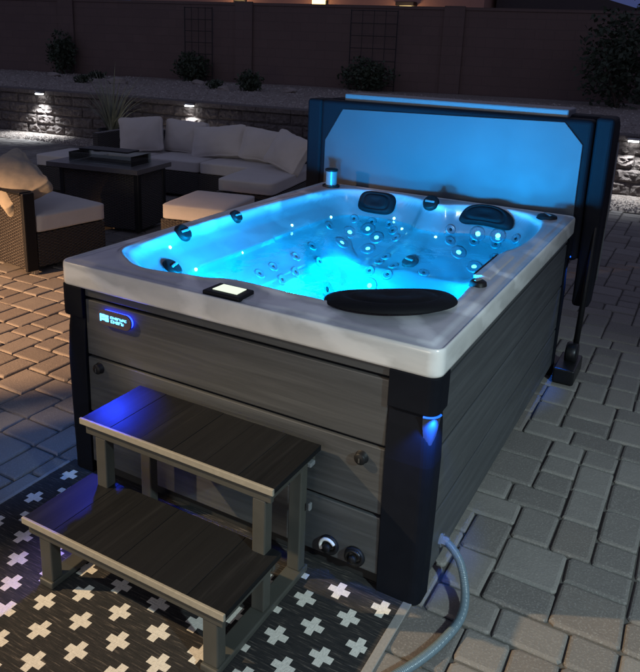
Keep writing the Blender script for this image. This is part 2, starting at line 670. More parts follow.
    cu = math_(t, 'MULTIPLY', hor, 1 / 0.026)
    cv = math_(t, 'MULTIPLY', sp.outputs[2], 1 / 0.0115)
    par = math_(t, 'MULTIPLY', math_(t, 'FLOOR', cv), math.pi)
    wv = math_(t, 'SINE', math_(t, 'ADD', math_(t, 'MULTIPLY', cu, math.pi), par))
    strand = math_(t, 'ABSOLUTE', math_(t, 'SINE', math_(t, 'MULTIPLY', cv, math.pi)))
    h = math_(t, 'MULTIPLY', math_(t, 'MULTIPLY_ADD', wv, 0.5, 0.5), strand)
    c = mix(t, h, (0.010, 0.009, 0.009), (0.105, 0.085, 0.068))
    c = mix(t, math_(t, 'MULTIPLY', noise_(t, v, 14, 3), 0.5), c, (0.02, 0.018, 0.016))
    t.links.new(c, b.inputs['Base Color'])
    b.inputs['Roughness'].default_value = 0.45
    bump(t, b, h, 1.0, 0.01)
    M['wicker'] = mm
    # cushions
    mm, t, b = mat('cushion_fabric')
    v = coords(t)
    n1 = noise_(t, v, 380, 2)
    n2 = noise_(t, v, 5, 4)
    c = mix(t, n2, (0.46, 0.425, 0.395), (0.60, 0.56, 0.52))
    c = mix(t, math_(t, 'MULTIPLY', n1, 0.4), c, (0.20, 0.18, 0.165))
    t.links.new(c, b.inputs['Base Color'])
    b.inputs['Roughness'].default_value = 0.95
    b.inputs['Sheen Weight'].default_value = 0.2
    bump(t, b, math_(t, 'ADD', math_(t, 'MULTIPLY', n1, 0.25), n2), 0.5, 0.01)
    M['fabric'] = mm
    M['throw'] = plain('throw_fabric', (0.30, 0.26, 0.20), 0.95, 0, 0.15, 40, 0.3)
    M['table_top'] = plain('table_slab', (0.085, 0.080, 0.080), 0.35, 0, 0.25, 18, 0.1)
    M['leaf'] = plain('strap_leaf', (0.20, 0.21, 0.15), 0.55, 0, 0.4, 12, 0.1)
    M['dark_leaf'] = plain('shrub_leaf', (0.035, 0.050, 0.028), 0.7, 0, 0.5, 9, 0.0)
    M['bark'] = plain('bark', (0.085, 0.062, 0.045), 0.9, 0, 0.3, 30, 0.3)
    M['rock'] = plain('boulder', (0.23, 0.20, 0.18), 0.9, 0, 0.35, 8, 0.5)
    M['iron'] = plain('trellis_iron', (0.020, 0.018, 0.017), 0.6, 0.3, 0.3, 30, 0.05)
    M['stucco'] = plain('stucco', (0.36, 0.20, 0.155), 0.95, 0, 0.1, 8, 0.3)
    M['roof'] = plain('roof_tile', (0.050, 0.040, 0.038), 0.85, 0, 0.3, 10, 0.4)
    M['lantern'] = emit('lantern_glow', (1.0, 0.72, 0.30), 3.0)
    M['lamp_white'] = emit('cap_lamp_glow', (0.92, 0.96, 1.0), 14.0)
    # conduit: blue-grey ribbed plastic
    mm, t, b = mat('conduit_plastic')
    b.inputs['Base Color'].default_value = (0.11, 0.155, 0.185, 1)
    b.inputs['Roughness'].default_value = 0.32
    M['conduit'] = mm
    M['cap_pale'] = plain('conduit_mark', (0.7, 0.72, 0.72), 0.4, 0, 0.05, 40, 0)
    return M


M = make_materials()

# ------------------------------------------------------------------ ground, paving, terrace
WALL_A, WALL_B = (-9.5, 7.05), (1.4, 8.0)           # foot of the retaining wall
WS = (WALL_B[1] - WALL_A[1]) / (WALL_B[0] - WALL_A[0])


def wall_y(x):
    return WALL_A[1] + WS * (x - WALL_A[0])


def pave_edge(x):
    return 6.40 + 0.058 * (x + 8.8)


bm = bmesh.new()
vs = [bm.verts.new(p) for p in ((-300, -300, -0.03), (300, -300, -0.03), (300, 600, -0.03), (-300, 600, -0.03))]
bm.faces.new(vs)
tag(obj('ground', bm, M['soil']), None, None, kind='structure')

bm = bmesh.new()
poly = [(-10.5, -3.4), (5.2, -3.4), (5.2, pave_edge(5.2)), (-10.5, pave_edge(-10.5))]
vs = [bm.verts.new((x, y, -0.012)) for x, y in poly]
bm.faces.new(vs)
tag(obj('patio_bedding', bm, M['sand']), None, None, kind='structure')


def paving():
    U = 0.0715
    N = 18
    rng = random.Random(7)
    shapes = [(3, 2), (2, 3), (3, 3), (2, 2), (3, 2), (2, 3)]
    grid = [[-1] * N for _ in range(N)]
    tiles = []

    def solve():
        # first empty cell on a torus, backtracking by recursion
        stack = []
        pos = 0
        while True:
            while pos < N * N and grid[pos // N][pos % N] >= 0:
                pos += 1
            if pos == N * N:
                return True
            opts = shapes[:]
            rng.shuffle(opts)
            stack.append([pos, opts, None])
            while True:
                if not stack:
                    return False
                top = stack[-1]
                p = top[0]
                if top[2]:
                    for (r, c) in top[2]:
                        grid[r][c] = -1
                    tiles.pop()
                    top[2] = None
                placed = False
                while top[1]:
                    w, h = top[1].pop()
                    r0, c0 = p // N, p % N
                    cells = [((r0 + dr) % N, (c0 + dc) % N) for dr in range(h) for dc in range(w)]
                    if all(grid[r][c] < 0 for r, c in cells):
                        # reject a placement that leaves a one-cell slot to the right or left
                        nr = (c0 + w) % N
                        nn = (c0 + w + 1) % N
                        if grid[r0][nr] < 0 and grid[r0][nn] >= 0:
                            continue
                        for r, c in cells:
                            grid[r][c] = len(tiles)
                        tiles.append((c0, r0, w, h))
                        top[2] = cells
                        placed = True
                        break
                if placed:
                    pos = p
                    break
                stack.pop()
    solve()
    per = N * U
    V, F = [], []
    g = 0.0042
    for i in range(-9, 5):
        for j in range(-3, 7):
            for (c0, r0, w, h) in tiles:
                x0, y0 = c0 * U + i * per + 0.03, r0 * U + j * per + 0.03
                x1, y1 = x0 + w * U, y0 + h * U
                cx, cy = (x0 + x1) / 2, (y0 + y1) / 2
                if cx < -10.4 or cx > 5.1 or cy < -3.3 or cy > pave_edge(cx) - 0.06:
                    continue
                if 0.15 < x0 and x1 < 1.35 and 0.15 < y0 and y1 < 1.9:
                    continue
                dz = rng.uniform(-0.0022, 0.0022)
                tx, ty = rng.uniform(-0.012, 0.012), rng.uniform(-0.012, 0.012)
                q = rng.uniform(0.009, 0.014)
                base = len(V)
                rings = ((0.0, -0.014), (0.0, -0.0080), (0.0040, -0.0024), (0.0115, 0.0))
                jit = [(rng.uniform(-0.0028, 0.0028), rng.uniform(-0.0028, 0.0028)) for _ in range(12)]
                for ins, z in rings:
                    a0, a1, b0, b1 = x0 + g + ins, x1 - g - ins, y0 + g + ins, y1 - g - ins
                    k3 = q * 0.27
                    loop = [(a0 + q, b0), (a1 - q, b0), (a1 - k3, b0 + k3), (a1, b0 + q), (a1, b1 - q), (a1 - k3, b1 - k3),
                            (a1 - q, b1), (a0 + q, b1), (a0 + k3, b1 - k3), (a0, b1 - q), (a0, b0 + q), (a0 + k3, b0 + k3)]
                    for (xx, yy), (jx, jy) in zip(loop, jit):
                        V.append((xx + jx, yy + jy, z + dz + tx * (xx - cx) + ty * (yy - cy)))
                for k in range(3):
                    for e in range(12):
                        e2 = (e + 1) % 12
                        F.append((base + k * 12 + e, base + k * 12 + e2, base + k * 12 + 12 + e2, base + k * 12 + 12 + e))
                F.append(tuple(base + 36 + e for e in range(12)))
    o = from_np('paving', V, F, M['paver'])
    tag(o, None, None, kind='structure')


paving()

# gravel bed between paving and wall, and the raised terrace behind it
bm = bmesh.new()
pts = []
xs = np.linspace(-16, 9, 60)
for x in xs:
    pts.append((bm.verts.new((x, pave_edge(x) - 0.02, -0.004)), bm.verts.new((x, wall_y(x) + 0.05, 0.012))))
for a, b in zip(pts, pts[1:]):
    bm.faces.new((a[0], b[0], b[1], a[1]))
tag(obj('gravel_bed', bm, M['gravel']), None, None, kind='structure')


def fence_y(x):
    return 14.5 + 0.2 * (x - 0.4)


def terrace_z(x, y):
    s = max(0.0, min(1.0, (y - wall_y(x)) / 6.0))
    return 0.74 + 0.04 * s + 0.02 * noise.noise(Vector((x * 0.8, y * 0.8, 0)))


bm = bmesh.new()
rows = []
for x in np.linspace(-22, 12, 90):
    rows.append([bm.verts.new((x, y, terrace_z(x, y))) for y in np.linspace(wall_y(x) + 0.12, fence_y(x) + 1.5, 24)])
for a, b in zip(rows, rows[1:]):
    for k in range(23):
        bm.faces.new((a[k], b[k], b[k + 1], a[k + 1]))
tag(obj('terrace', bm, M['gravel'], smooth=True), None, None, kind='structure')


def pebbles():
    rng = random.Random(3)
    V, F = [], []
    ico = [(0, 0, 1), (0.9, 0, 0.1), (0.28, 0.85, 0.05), (-0.72, 0.53, -0.05), (-0.72, -0.53, 0.1), (0.28, -0.85, 0)]
    fa = [(0, 1, 2), (0, 2, 3), (0, 3, 4), (0, 4, 5), (0, 5, 1)]

    def one(x, y, z, s):
        b = len(V)
        a = rng.uniform(0, 6.28)
        sx, sy, sz = s * rng.uniform(0.7, 1.2), s * rng.uniform(0.7, 1.2), s * rng.uniform(0.5, 0.9)
        for (px, py, pz) in ico:
            px, py = px * sx, py * sy
            V.append((x + px * math.cos(a) - py * math.sin(a), y + px * math.sin(a) + py * math.cos(a), z + pz * sz))
        for f in fa:
            F.append(tuple(b + k for k in f))
    for _ in range(9000):
        x = rng.uniform(-12, 4)
        e, w = pave_edge(x), wall_y(x)
        y = e + (w - e) * rng.random()
        one(x, y, 0.004, rng.uniform(0.010, 0.024))
    for _ in range(9000):
        x = rng.uniform(-15, 3)
        y = wall_y(x) + 0.2 + 5.0 * rng.random() ** 1.3
        if y < fence_y(x):
            one(x, y, terrace_z(x, y), rng.uniform(0.012, 0.034))
    o = from_np('loose_gravel', V, F, M['pebble'])
    tag(o, 'loose tan gravel along the wall foot and over the terrace', 'gravel', kind='stuff')


pebbles()

# ------------------------------------------------------------------ retaining wall


def retaining_wall():
    root = thing('retaining_wall', (WALL_A[0], WALL_A[1], 0), 'low split-face block retaining wall holding back the gravel terrace', 'wall', rz=math.atan(WS))
    rng = random.Random(5)
    bm = bmesh.new()
    L0, L1 = -6.0, 17.0
    H, rows, bw = 0.70, 4, 0.42
    rh = H / rows
    for r in range(rows):
        x = L0 + (bw / 2 if r % 2 else 0)
        while x < L1:
            x1 = x + bw - 0.006
            z0, z1 = r * rh + 0.002, (r + 1) * rh - 0.004
            off = rng.uniform(-0.012, 0.012)
            nx, nz = 9, 5
            g = [[None] * (nz + 1) for _ in range(nx + 1)]
            for i in range(nx + 1):
                for k in range(nz + 1):
                    px, pz = x + (x1 - x) * i / nx, z0 + (z1 - z0) * k / nz
                    edge = i in (0, nx) or k in (0, nz)
                    d = off - 0.0 + (0.012 if edge else -rng.uniform(0.0, 0.030))
                    g[i][k] = bm.verts.new((px + (0 if edge else rng.uniform(-.012, .012)), d, pz + (0 if edge else rng.uniform(-.008, .008))))
            for i in range(nx):
                for k in range(nz):
                    if rng.random() < 0.5:
                        bm.faces.new((g[i][k], g[i + 1][k], g[i + 1][k + 1]))
                        bm.faces.new((g[i][k], g[i + 1][k + 1], g[i][k + 1]))
                    else:
                        bm.faces.new((g[i][k], g[i + 1][k], g[i][k + 1]))
                        bm.faces.new((g[i + 1][k], g[i + 1][k + 1], g[i][k + 1]))
            x += bw
    me = bpy.data.meshes.new('block_face')
    bm.to_mesh(me)
    bm.free()
    link('block_face', me, M['block'], root)
    obj('core', bx(L0, L1, 0.03, 0.26, -0.03, H), M['block'], root)
    bm = bmesh.new()
    x = L0
    while x < L1:
        box(bm, x, x + 0.595, -0.045, 0.27, H, H + 0.07)
        x += 0.60
    obj('coping', bm, M['block'], root, bevel=0.008)
    return root


retaining_wall()


def wall_lights():
    spots = [(-8.38, 'left of the spiky plant'), (-5.28, 'behind the sofa back cushions'), (1.22, 'beside the raised spa cover')]
    proto = None
    labels = ['white lit cap light on the retaining wall left of the spiky plant',
              'white lit cap light on the retaining wall above the sofa back',
              'white lit cap light on the retaining wall to the right of the raised cover']
    for (x, _), lab, watt in zip(spots, labels, (120, 120, 45)):
        y = wall_y(x) - 0.075
        z = 0.70
        root = thing('wall_light', (x, y, z), lab, 'light', 'cap lights along the retaining wall', rz=math.atan(WS))
        obj('housing', bx(-0.075, 0.075, -0.045, 0.03, 0.018, 0.045), M['steel'], root, bevel=0.006)
        obj('lens', bx(-0.062, 0.062, -0.050, 0.026, 0.0, 0.016), M['lamp_white'], root, bevel=0.004)
        l = lamp('SPOT', 'light_source', (0, -0.045, -0.012), watt, (0.90, 0.95, 1.0), None, 0.02, 112, 0.7)
        l.parent = root
        l.rotation_euler = (R(-14), 0, 0)


wall_lights()

# ------------------------------------------------------------------ garden wall at the back, trellises, shrubs, rocks


def back_fence():
    ang = math.atan(0.2)
    root = thing('garden_wall', (0.4, 14.5, 0.6), 'tall dark brown masonry garden wall along the back of the yard', 'wall', rz=ang)
    obj('masonry', bx(-40, 14, 0, 0.2, 0, 1.95), M['fence'], root)
    obj('coping', bx(-40, 14, -0.02, 0.22, 1.95, 2.01), M['fence'], root)
    bm = bmesh.new()
    for x in np.arange(-38, 14, 4.9):
        box(bm, x - 0.22, x + 0.22, -0.06, -0.003, 0, 2.03)
    obj('pilaster', bm, M['fence'], root)


back_fence()


def leaf_cloud(bm, cen, rad, n, size, rng, upright=0.3):
    for _ in range(n):
        while True:
            p = Vector((rng.uniform(-1, 1), rng.uniform(-1, 1), rng.uniform(-1, 1)))
            if p.length < 1:
                break
        p = p * (0.55 + 0.45 * p.length)
        f = 1 + 0.45 * noise.noise(p * 2.3 + Vector(cen))
        q = Vector(cen) + Vector((p.x * rad[0], p.y * rad[1], p.z * rad[2])) * f
        d = Vector((rng.uniform(-1, 1), rng.uniform(-1, 1), rng.uniform(-0.6, 1))).normalized()
        s = d.cross(Vector((rng.uniform(-1, 1), rng.uniform(-1, 1), rng.uniform(-1, 1)))).normalized()
        l = size * rng.uniform(0.6, 1.4)
        w = l * 0.28
        a, b_, c_, e = q, q + d * l * 0.5 + s * w, q + d * l, q + d * l * 0.5 - s * w
        bm.faces.new([bm.verts.new(v) for v in (a, b_, c_, e)])


def shrub(name, loc, rad, n, size, label, cat='shrub', seed=1, group=None, material='dark_leaf'):
    rng = random.Random(seed)
    root = thing(name, loc, label, cat, group)
    bm = bmesh.new()
    leaf_cloud(bm, (0, 0, rad[2] * 0.95), rad, n, size, rng)
    me = bpy.data.meshes.new('foliage')
    bm.to_mesh(me)
    bm.free()
    link('foliage', me, M[material], root)
    bm = bmesh.new()
    for k in range(5):
        a = rng.uniform(0, 6.28)
        tube(bm, [(0, 0, -0.05), (0.3 * rad[0] * math.cos(a), 0.3 * rad[1] * math.sin(a), rad[2] * 0.6), (0.6 * rad[0] * math.cos(a), 0.6 * rad[1] * math.sin(a), rad[2] * 1.3)], [0.02, 0.014, 0.006], 6)
    obj('stem', bm, M['bark'], root)
    return root


def gz(x, y):
    return terrace_z(x, y) - 0.01


shrub('shrub', (-12.7, 11.5, gz(-12.7, 11.5)), (0.34, 0.34, 0.52), 1300, 0.09, 'tall dark shrub against the garden wall at far left', seed=2)
shrub('shrub', (-6.35, 10.6, gz(-6.3, 10.6)), (0.26, 0.26, 0.20), 800, 0.08, 'round dark shrub on the terrace right of the left trellis', seed=3)
shrub('low_plant', (-7.15, 10.5, gz(-7.15, 10.5)), (0.17, 0.17, 0.10), 350, 0.06, 'small dark ground plant beside the left trellis foot', 'plant', seed=4)
shrub('low_plant', (-10.9, 10.9, gz(-10.9, 10.9)), (0.20, 0.20, 0.08), 350, 0.06, 'low dark plant by the rocks between the far left shrub and trellis', 'plant', seed=5)
shrub('low_plant', (-10.0, 9.6, gz(-10, 9.6)), (0.20, 0.16, 0.09), 350, 0.06, 'flat dark plant just behind the leftmost wall light', 'plant', seed=6)
shrub('shrub', (0.35, 13.2, gz(0.35, 13.2)), (0.8, 0.6, 0.95), 2600, 0.11, 'large dark bush at the right end of the garden wall', seed=8)


def trellis(xc, w, h, label, vine_label, seed):
    y = fence_y(xc) - 0.16
    root = thing('trellis', (xc, y, gz(xc, y)), label, 'trellis', 'iron trellises on the garden wall', rz=math.atan(0.2))
    bm = bmesh.new()
    for k in range(5):
        x = -w / 2 + w * k / 4
        tube(bm, [(x, 0, 0), (x, 0, h)], 0.012 if k in (0, 4) else 0.007, 6)
    for k in range(7):
        z = 0.12 + (h - 0.14) * k / 6
        tube(bm, [(-w / 2, -0.012, z), (w / 2, -0.012, z)], 0.008, 6)
    obj('grid', bm, M['iron'], root)
    shrub('climbing_plant', (xc, y - 0.25, gz(xc, y)), (w * 0.62, 0.3, 0.34), 1400, 0.09, vine_label, 'plant', seed=seed)


trellis(-9.1, 0.72, 1.72, 'narrow dark iron trellis on the garden wall left of the sofa', 'dark leafy climber at the foot of the narrow left trellis', 12)
trellis(-4.9, 1.05, 1.74, 'wide dark iron trellis on the garden wall above the spa cover', 'dark leafy climber at the foot of the wide trellis above the cover', 13)


def rocks():
    rng = random.Random(21)
    names = [(-9.35, 10.0, 0.16, 'pale boulder on the terrace near the leftmost wall light'),
             (-6.75, 10.25, 0.10, 'small rock beside the round terrace shrub, left of it'),
             (-5.6, 10.9, 0.13, 'rock lying right of the round terrace shrub'),
             (-8.3, 11.4, 0.11, 'low rock under the left trellis'),
             (-12.0, 10.6, 0.12, 'flat rock in front of the tall far left shrub')]
    for k, (x, y, s, lab) in enumerate(names):
        bm = bmesh.new()
        bmesh.ops.create_icosphere(bm, subdivisions=3, radius=1)
        for v in bm.verts:
            v.co *= 1 + 0.35 * noise.noise(v.co * 1.5 + Vector((k * 7, 0, 0)))
            v.co = Vector((v.co.x * s * 1.5, v.co.y * s, v.co.z * s * 0.7))
        o = obj('boulder', bm, M['rock'])
        o.location = (x, y, gz(x, y) + s * 0.25)
        tag(o, lab, 'rock')


rocks()

# spiky strap-leaved plant at the foot of the wall


def spiky_plant():
    rng = random.Random(9)
    root = thing('yucca_plant', (-6.35, 6.72, 0.0), 'spiky pale strap-leaved plant in a dark pot before the retaining wall', 'plant')
    bm = lathe(bmesh.new(), [(0, 0), (0.15, 0), (0.19, 0.10), (0.22, 0.26), (0.235, 0.27), (0.235, 0.30), (0.20, 0.30), (0.19, 0.26), (0, 0.25)], 24)
    obj('pot', bm, M['black'], root, smooth=True)
    bm = bmesh.new()
    for k in range(70):
        a = rng.uniform(0, 6.28)
        lean = rng.uniform(0.15, 1.25)
        l = rng.uniform(0.5, 1.1)
        w = rng.uniform(0.009, 0.017)
        d = Vector((math.cos(a), math.sin(a), 0))
        s = Vector((-math.sin(a), math.cos(a), 0))
        p0 = Vector((0, 0, 0.27)) + d * rng.uniform(0, 0.07)
        prev = None
        for j in range(7):
            tt = j / 6
            ang = math.pi / 2 - lean * (0.35 + 0.9 * tt)
            if j:
                p = p + (d * math.cos(ang) + Vector((0, 0, 1)) * math.sin(ang)) * l / 6
            else:
                p = p0.copy()
            ww = w * (1 - tt ** 2.2) + 0.001
            cur = (bm.verts.new(p - s * ww), bm.verts.new(p + Vector((0, 0, -0.35 * ww))), bm.verts.new(p + s * ww))
            if prev:
                bm.faces.new((prev[0], prev[1], cur[1], cur[0]))
                bm.faces.new((prev[1], prev[2], cur[2], cur[1]))
            prev = cur
    obj('foliage', bm, M['leaf'], root, smooth=True)


spiky_plant()

# ------------------------------------------------------------------ houses behind


def houses():
    root = thing('house', (-10, 24, 0), 'pinkish stucco house with lit lanterns behind the garden wall', 'house')
    obj('wall', bx(-12, 4.3, 0, 8, 0, 5.0), M['stucco'], root)
    bm = bmesh.new()
    prism(bm, [(-13, 5.0), (5.0, 5.0), (1.5, 6.6), (-9.5, 6.6)], -0.7, 8.7, 'y')
    obj('roof', bm, M['roof'], root)
    for x, z in ((-6.0, 3.42), (-2.2, 3.22), (1.45, 3.02)):
        f = obj('wall_lantern', bx(x - 0.36, x + 0.36, -0.34, -0.003, z + 0.20, z + 0.34), M['iron'], root, bevel=0.02)
        obj('lamp', bx(x - 0.24, x + 0.24, -0.28, -0.02, z - 0.02, z + 0.195), M['lantern'], f, bevel=0.02)
        obj('bracket', bx(x - 0.30, x + 0.30, -0.06, -0.004, z - 0.12, z + 0.17), M['iron'], f)
        lamp('POINT', 'lantern_light', (-10 + x, 23.2, z - 0.1), 22, (1.0, 0.62, 0.36), None, 0.1, parent=None)
    r2 = thing('house', (-3.6, 25.0, 0), 'dark low-roofed house right of the pinkish house behind the garden wall', 'house')
    obj('wall', bx(-1.0, 2.4, 0.6, 7, 0, 3.05), M['stucco'], r2)
    bm = bmesh.new()
    prism(bm, [(-1.9, 3.06), (3.0, 3.06), (3.0, 3.20), (0.4, 3.95), (-1.9, 3.95)], -0.2, 7.5, 'y')
    obj('roof', bm, M['roof'], r2)


houses()

# ------------------------------------------------------------------ hot tub
TW, TL, TH = 1.53, 2.10, 0.892
WATER_Z = 0.74
# inner outline of the basin with the width of the slope down to the waterline
OUT_C = [(0.232, 0.152, 0.20), (0.122, 0.238, 0.20), (0.085, 0.38, 0.17), (0.066, 0.55, 0.14), (0.062, 0.85, 0.135), (0.075, 1.20, 0.12),
         (0.105, 1.60, 0.09), (0.150, 1.88, 0.07), (0.245, 2.00, 0.06), (0.40, 2.035, 0.055), (0.58, 2.030, 0.055), (0.70, 1.985, 0.06),
         (0.755, 1.93, 0.06), (0.845, 1.925, 0.06), (0.91, 1.975, 0.065), (1.02, 2.03, 0.07), (1.20, 2.035, 0.07), (1.33, 1.985, 0.08),
         (1.405, 1.86, 0.09), (1.432, 1.65, 0.10), (1.432, 1.40, 0.09), (1.412, 1.25, 0.05), (1.386, 1.13, 0.035), (1.394, 0.78, 0.035),
         (1.408, 0.64, 0.05), (1.418, 0.48, 0.08), (1.40, 0.37, 0.08), (1.31, 0.262, 0.08), (1.10, 0.190, 0.08), (0.90, 0.186, 0.06),
         (0.70, 0.190, 0.05), (0.55, 0.152, 0.06), (0.41, 0.116, 0.10), (0.31, 0.116, 0.16)]


def sstep(a, b, x):
    t = np.clip((x - a) / (b - a), 0, 1)
    return t * t * (3 - 2 * t)


OUTL = catmull(OUT_C, 8, True)


def tub_height(X, Y):
    P = OUTL[:, :2]
    Wd = OUTL[:, 2]
    shp = X.shape
    x, y = X.ravel(), Y.ravel()
    best = np.full(x.shape, 1e9)
    wd = np.zeros(x.shape)
    inside = np.zeros(x.shape, bool)
    n = len(P)
    for k in range(n):
        a, b = P[k], P[(k + 1) % n]
        ab = b - a
        t = np.clip(((x - a[0]) * ab[0] + (y - a[1]) * ab[1]) / (ab @ ab + 1e-12), 0, 1)
        d = np.hypot(x - a[0] - t * ab[0], y - a[1] - t * ab[1])
        m_ = d < best
        best[m_] = d[m_]
        wd[m_] = (Wd[k] * (1 - t) + Wd[(k + 1) % n] * t)[m_]
        cr = ((a[1] > y) != (b[1] > y)) & (x < (b[0] - a[0]) * (y - a[1]) / (b[1] - a[1] + 1e-15) + a[0])
        inside ^= cr
    d = np.where(inside, best, -best)
    # deck: a slightly lower band along the outer edge, raised roll around the basin
    edge = np.minimum(np.minimum(x, TW - x), np.minimum(y, TL - y))
    deck = TH - 0.007 * (1 - sstep(0.034, 0.050, edge)) * sstep(0.0, 0.012, edge) - 0.003
    deck = deck - 0.004 * sstep(0.075, 0.0, -d) + (0.003 + 0.008 * sstep(0.40, 0.20, y)) * np.exp(-((d + 0.020) / 0.012) ** 2)
    deck = deck - 0.007 * np.exp(-(((x - 0.74) / 0.20) ** 6)) * np.exp(-(((y - 0.095) / 0.065) ** 6))
    # ledge for the topside control at the front
    # basin
    rim = TH - 0.007
    w = np.maximum(wd, 0.03)
    z1 = rim - (rim - WATER_Z) * (0.25 * sstep(0, w * 0.5, d) + 0.75 * np.clip(d / w, 0, 1) ** 1.15)
    seat = 0.575
    drop = 1 - (1 - np.clip((d - w) / 0.26, 0, 1)) ** 1.7
    # seats and footwell
    fw = sstep(0.36, 0.46, x) * (1 - sstep(1.10, 1.20, x)) * sstep(0.80, 0.92, y) * (1 - sstep(1.46, 1.60, y))
    fw2 = sstep(0.34, 0.44, x) * (1 - sstep(0.78, 0.92, x)) * sstep(0.40, 0.55, y) * (1 - sstep(1.46, 1.60, y))
    foot = np.maximum(fw, fw2)
    base = seat - 0.17 * foot
    base = base + 0.05 * np.exp(-((x - 0.80) / 0.07) ** 2) * sstep(1.5, 1.75, y)
    base = base + 0.04 * np.exp(-((y - 1.02) / 0.05) ** 2) * sstep(1.2, 1.3, x)
    # lounge slope on the left
    z2 = WATER_Z - 0.01 - (WATER_Z - base) * drop
    z = np.where(d <= 0, deck, np.where(d < w, z1, z2))
    return z.reshape(shp)


def tub_surface_normal(x, y, e=0.004):
    f = lambda a, b: float(tub_height(np.array([a]), np.array([b]))[0])
    return Vector((-(f(x + e, y) - f(x - e, y)) / (2 * e), -(f(x, y + e) - f(x, y - e)) / (2 * e), 1)).normalized()


tub = thing('hot_tub', (TW / 2, TL / 2, 0), 'glowing blue hot tub with marbled grey rim and dark wood-grain cabinet', 'hot tub')


def tub_shell():
    nx, ny = 230, 310
    ins = 0.010
    xs = np.linspace(ins, TW - ins, nx)
    ys = np.linspace(ins, TL - ins, ny)
    X, Y = np.meshgrid(xs, ys, indexing='ij')
    Z = tub_height(X, Y)
    rc = 0.032
    XX, YY = X.copy(), Y.copy()
    for cx, cy, sx, sy in ((ins + rc, ins + rc, -1, -1), (TW - ins - rc, ins + rc, 1, -1), (ins + rc, TL - ins - rc, -1, 1), (TW - ins - rc, TL - ins - rc, 1, 1)):
        dx, dy = (X - cx) * sx, (Y - cy) * sy
        m_ = (dx > 0) & (dy > 0)
        mx = np.maximum(dx, dy)
        ln = np.hypot(dx, dy)
        k = np.where(m_ & (ln > 1e-9), mx / np.maximum(ln, 1e-9), 1)
        XX = np.where(m_, cx + sx * dx * k, XX)
        YY = np.where(m_, cy + sy * dy * k, YY)
    ox, oy = TW / 2, TL / 2
    verts = np.stack([XX.ravel() - ox, YY.ravel() - oy, Z.ravel()], 1).tolist()
    idx = lambda i, j: i * ny + j
    faces = [(idx(i, j), idx(i + 1, j), idx(i + 1, j + 1), idx(i, j + 1)) for i in range(nx - 1) for j in range(ny - 1)]
    ntop = len(faces)
    loop = [(i, 0) for i in range(nx)] + [(nx - 1, j) for j in range(1, ny)] + [(i, ny - 1) for i in range(nx - 2, -1, -1)] + [(0, j) for j in range(ny - 2, 0, -1)]
    prev = [idx(i, j) for i, j in loop]
    nrm = []
    P2 = np.array([verts[k][:2] for k in prev])
    tg = np.roll(P2, -1, 0) - np.roll(P2, 1, 0)
    nr = np.stack([tg[:, 1], -tg[:, 0]], 1)
    nr /= np.linalg.norm(nr, axis=1)[:, None]
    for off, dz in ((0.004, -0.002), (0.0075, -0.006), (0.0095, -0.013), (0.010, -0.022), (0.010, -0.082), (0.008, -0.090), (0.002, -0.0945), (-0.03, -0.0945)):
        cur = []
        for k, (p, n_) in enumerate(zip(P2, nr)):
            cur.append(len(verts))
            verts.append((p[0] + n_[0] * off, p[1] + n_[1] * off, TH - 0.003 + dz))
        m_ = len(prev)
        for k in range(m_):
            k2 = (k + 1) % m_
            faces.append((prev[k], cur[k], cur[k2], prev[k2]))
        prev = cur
    o = from_np('shell', verts, faces, [M['acrylic_deck'], M['acrylic_edge_lit']], tub, True)
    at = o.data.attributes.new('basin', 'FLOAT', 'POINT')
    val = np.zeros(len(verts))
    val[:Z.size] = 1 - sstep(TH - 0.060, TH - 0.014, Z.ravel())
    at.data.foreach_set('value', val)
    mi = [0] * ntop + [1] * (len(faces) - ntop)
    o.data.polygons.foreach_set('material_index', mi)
    o.data.update()
    # water sheet, cut to the waterline outline
    nxw = 120
    P = []
    for x_, y_, w_ in OUTL:
        P.append((x_, y_, w_))
    cen = np.array([0.76, 1.1])
    bm = bmesh.new()
    # walk inward from each outline point along the inward normal to the waterline
    n = len(P)
    ring = []
    for k in range(n):
        a, b = np.array(P[k - 1][:2]), np.array(P[(k + 1) % n][:2])
        t_ = b - a
        nn = np.array([t_[1], -t_[0]])
        nn /= np.linalg.norm(nn)
        q = np.array(P[k][:2]) + nn * max(P[k][2], 0.03) * 0.8
        ring.append(bm.verts.new((q[0] - ox, q[1] - oy, WATER_Z)))
    bm.faces.new(ring)
    bmesh.ops.triangulate(bm, faces=bm.faces[:])
    obj('water', bm, M['water'], tub, smooth=True)


tub_shell()


def board_relief(a0, a1, z0, z1, depth, axis, sign):
    """one cabinet board as a bevelled slab"""
    return None


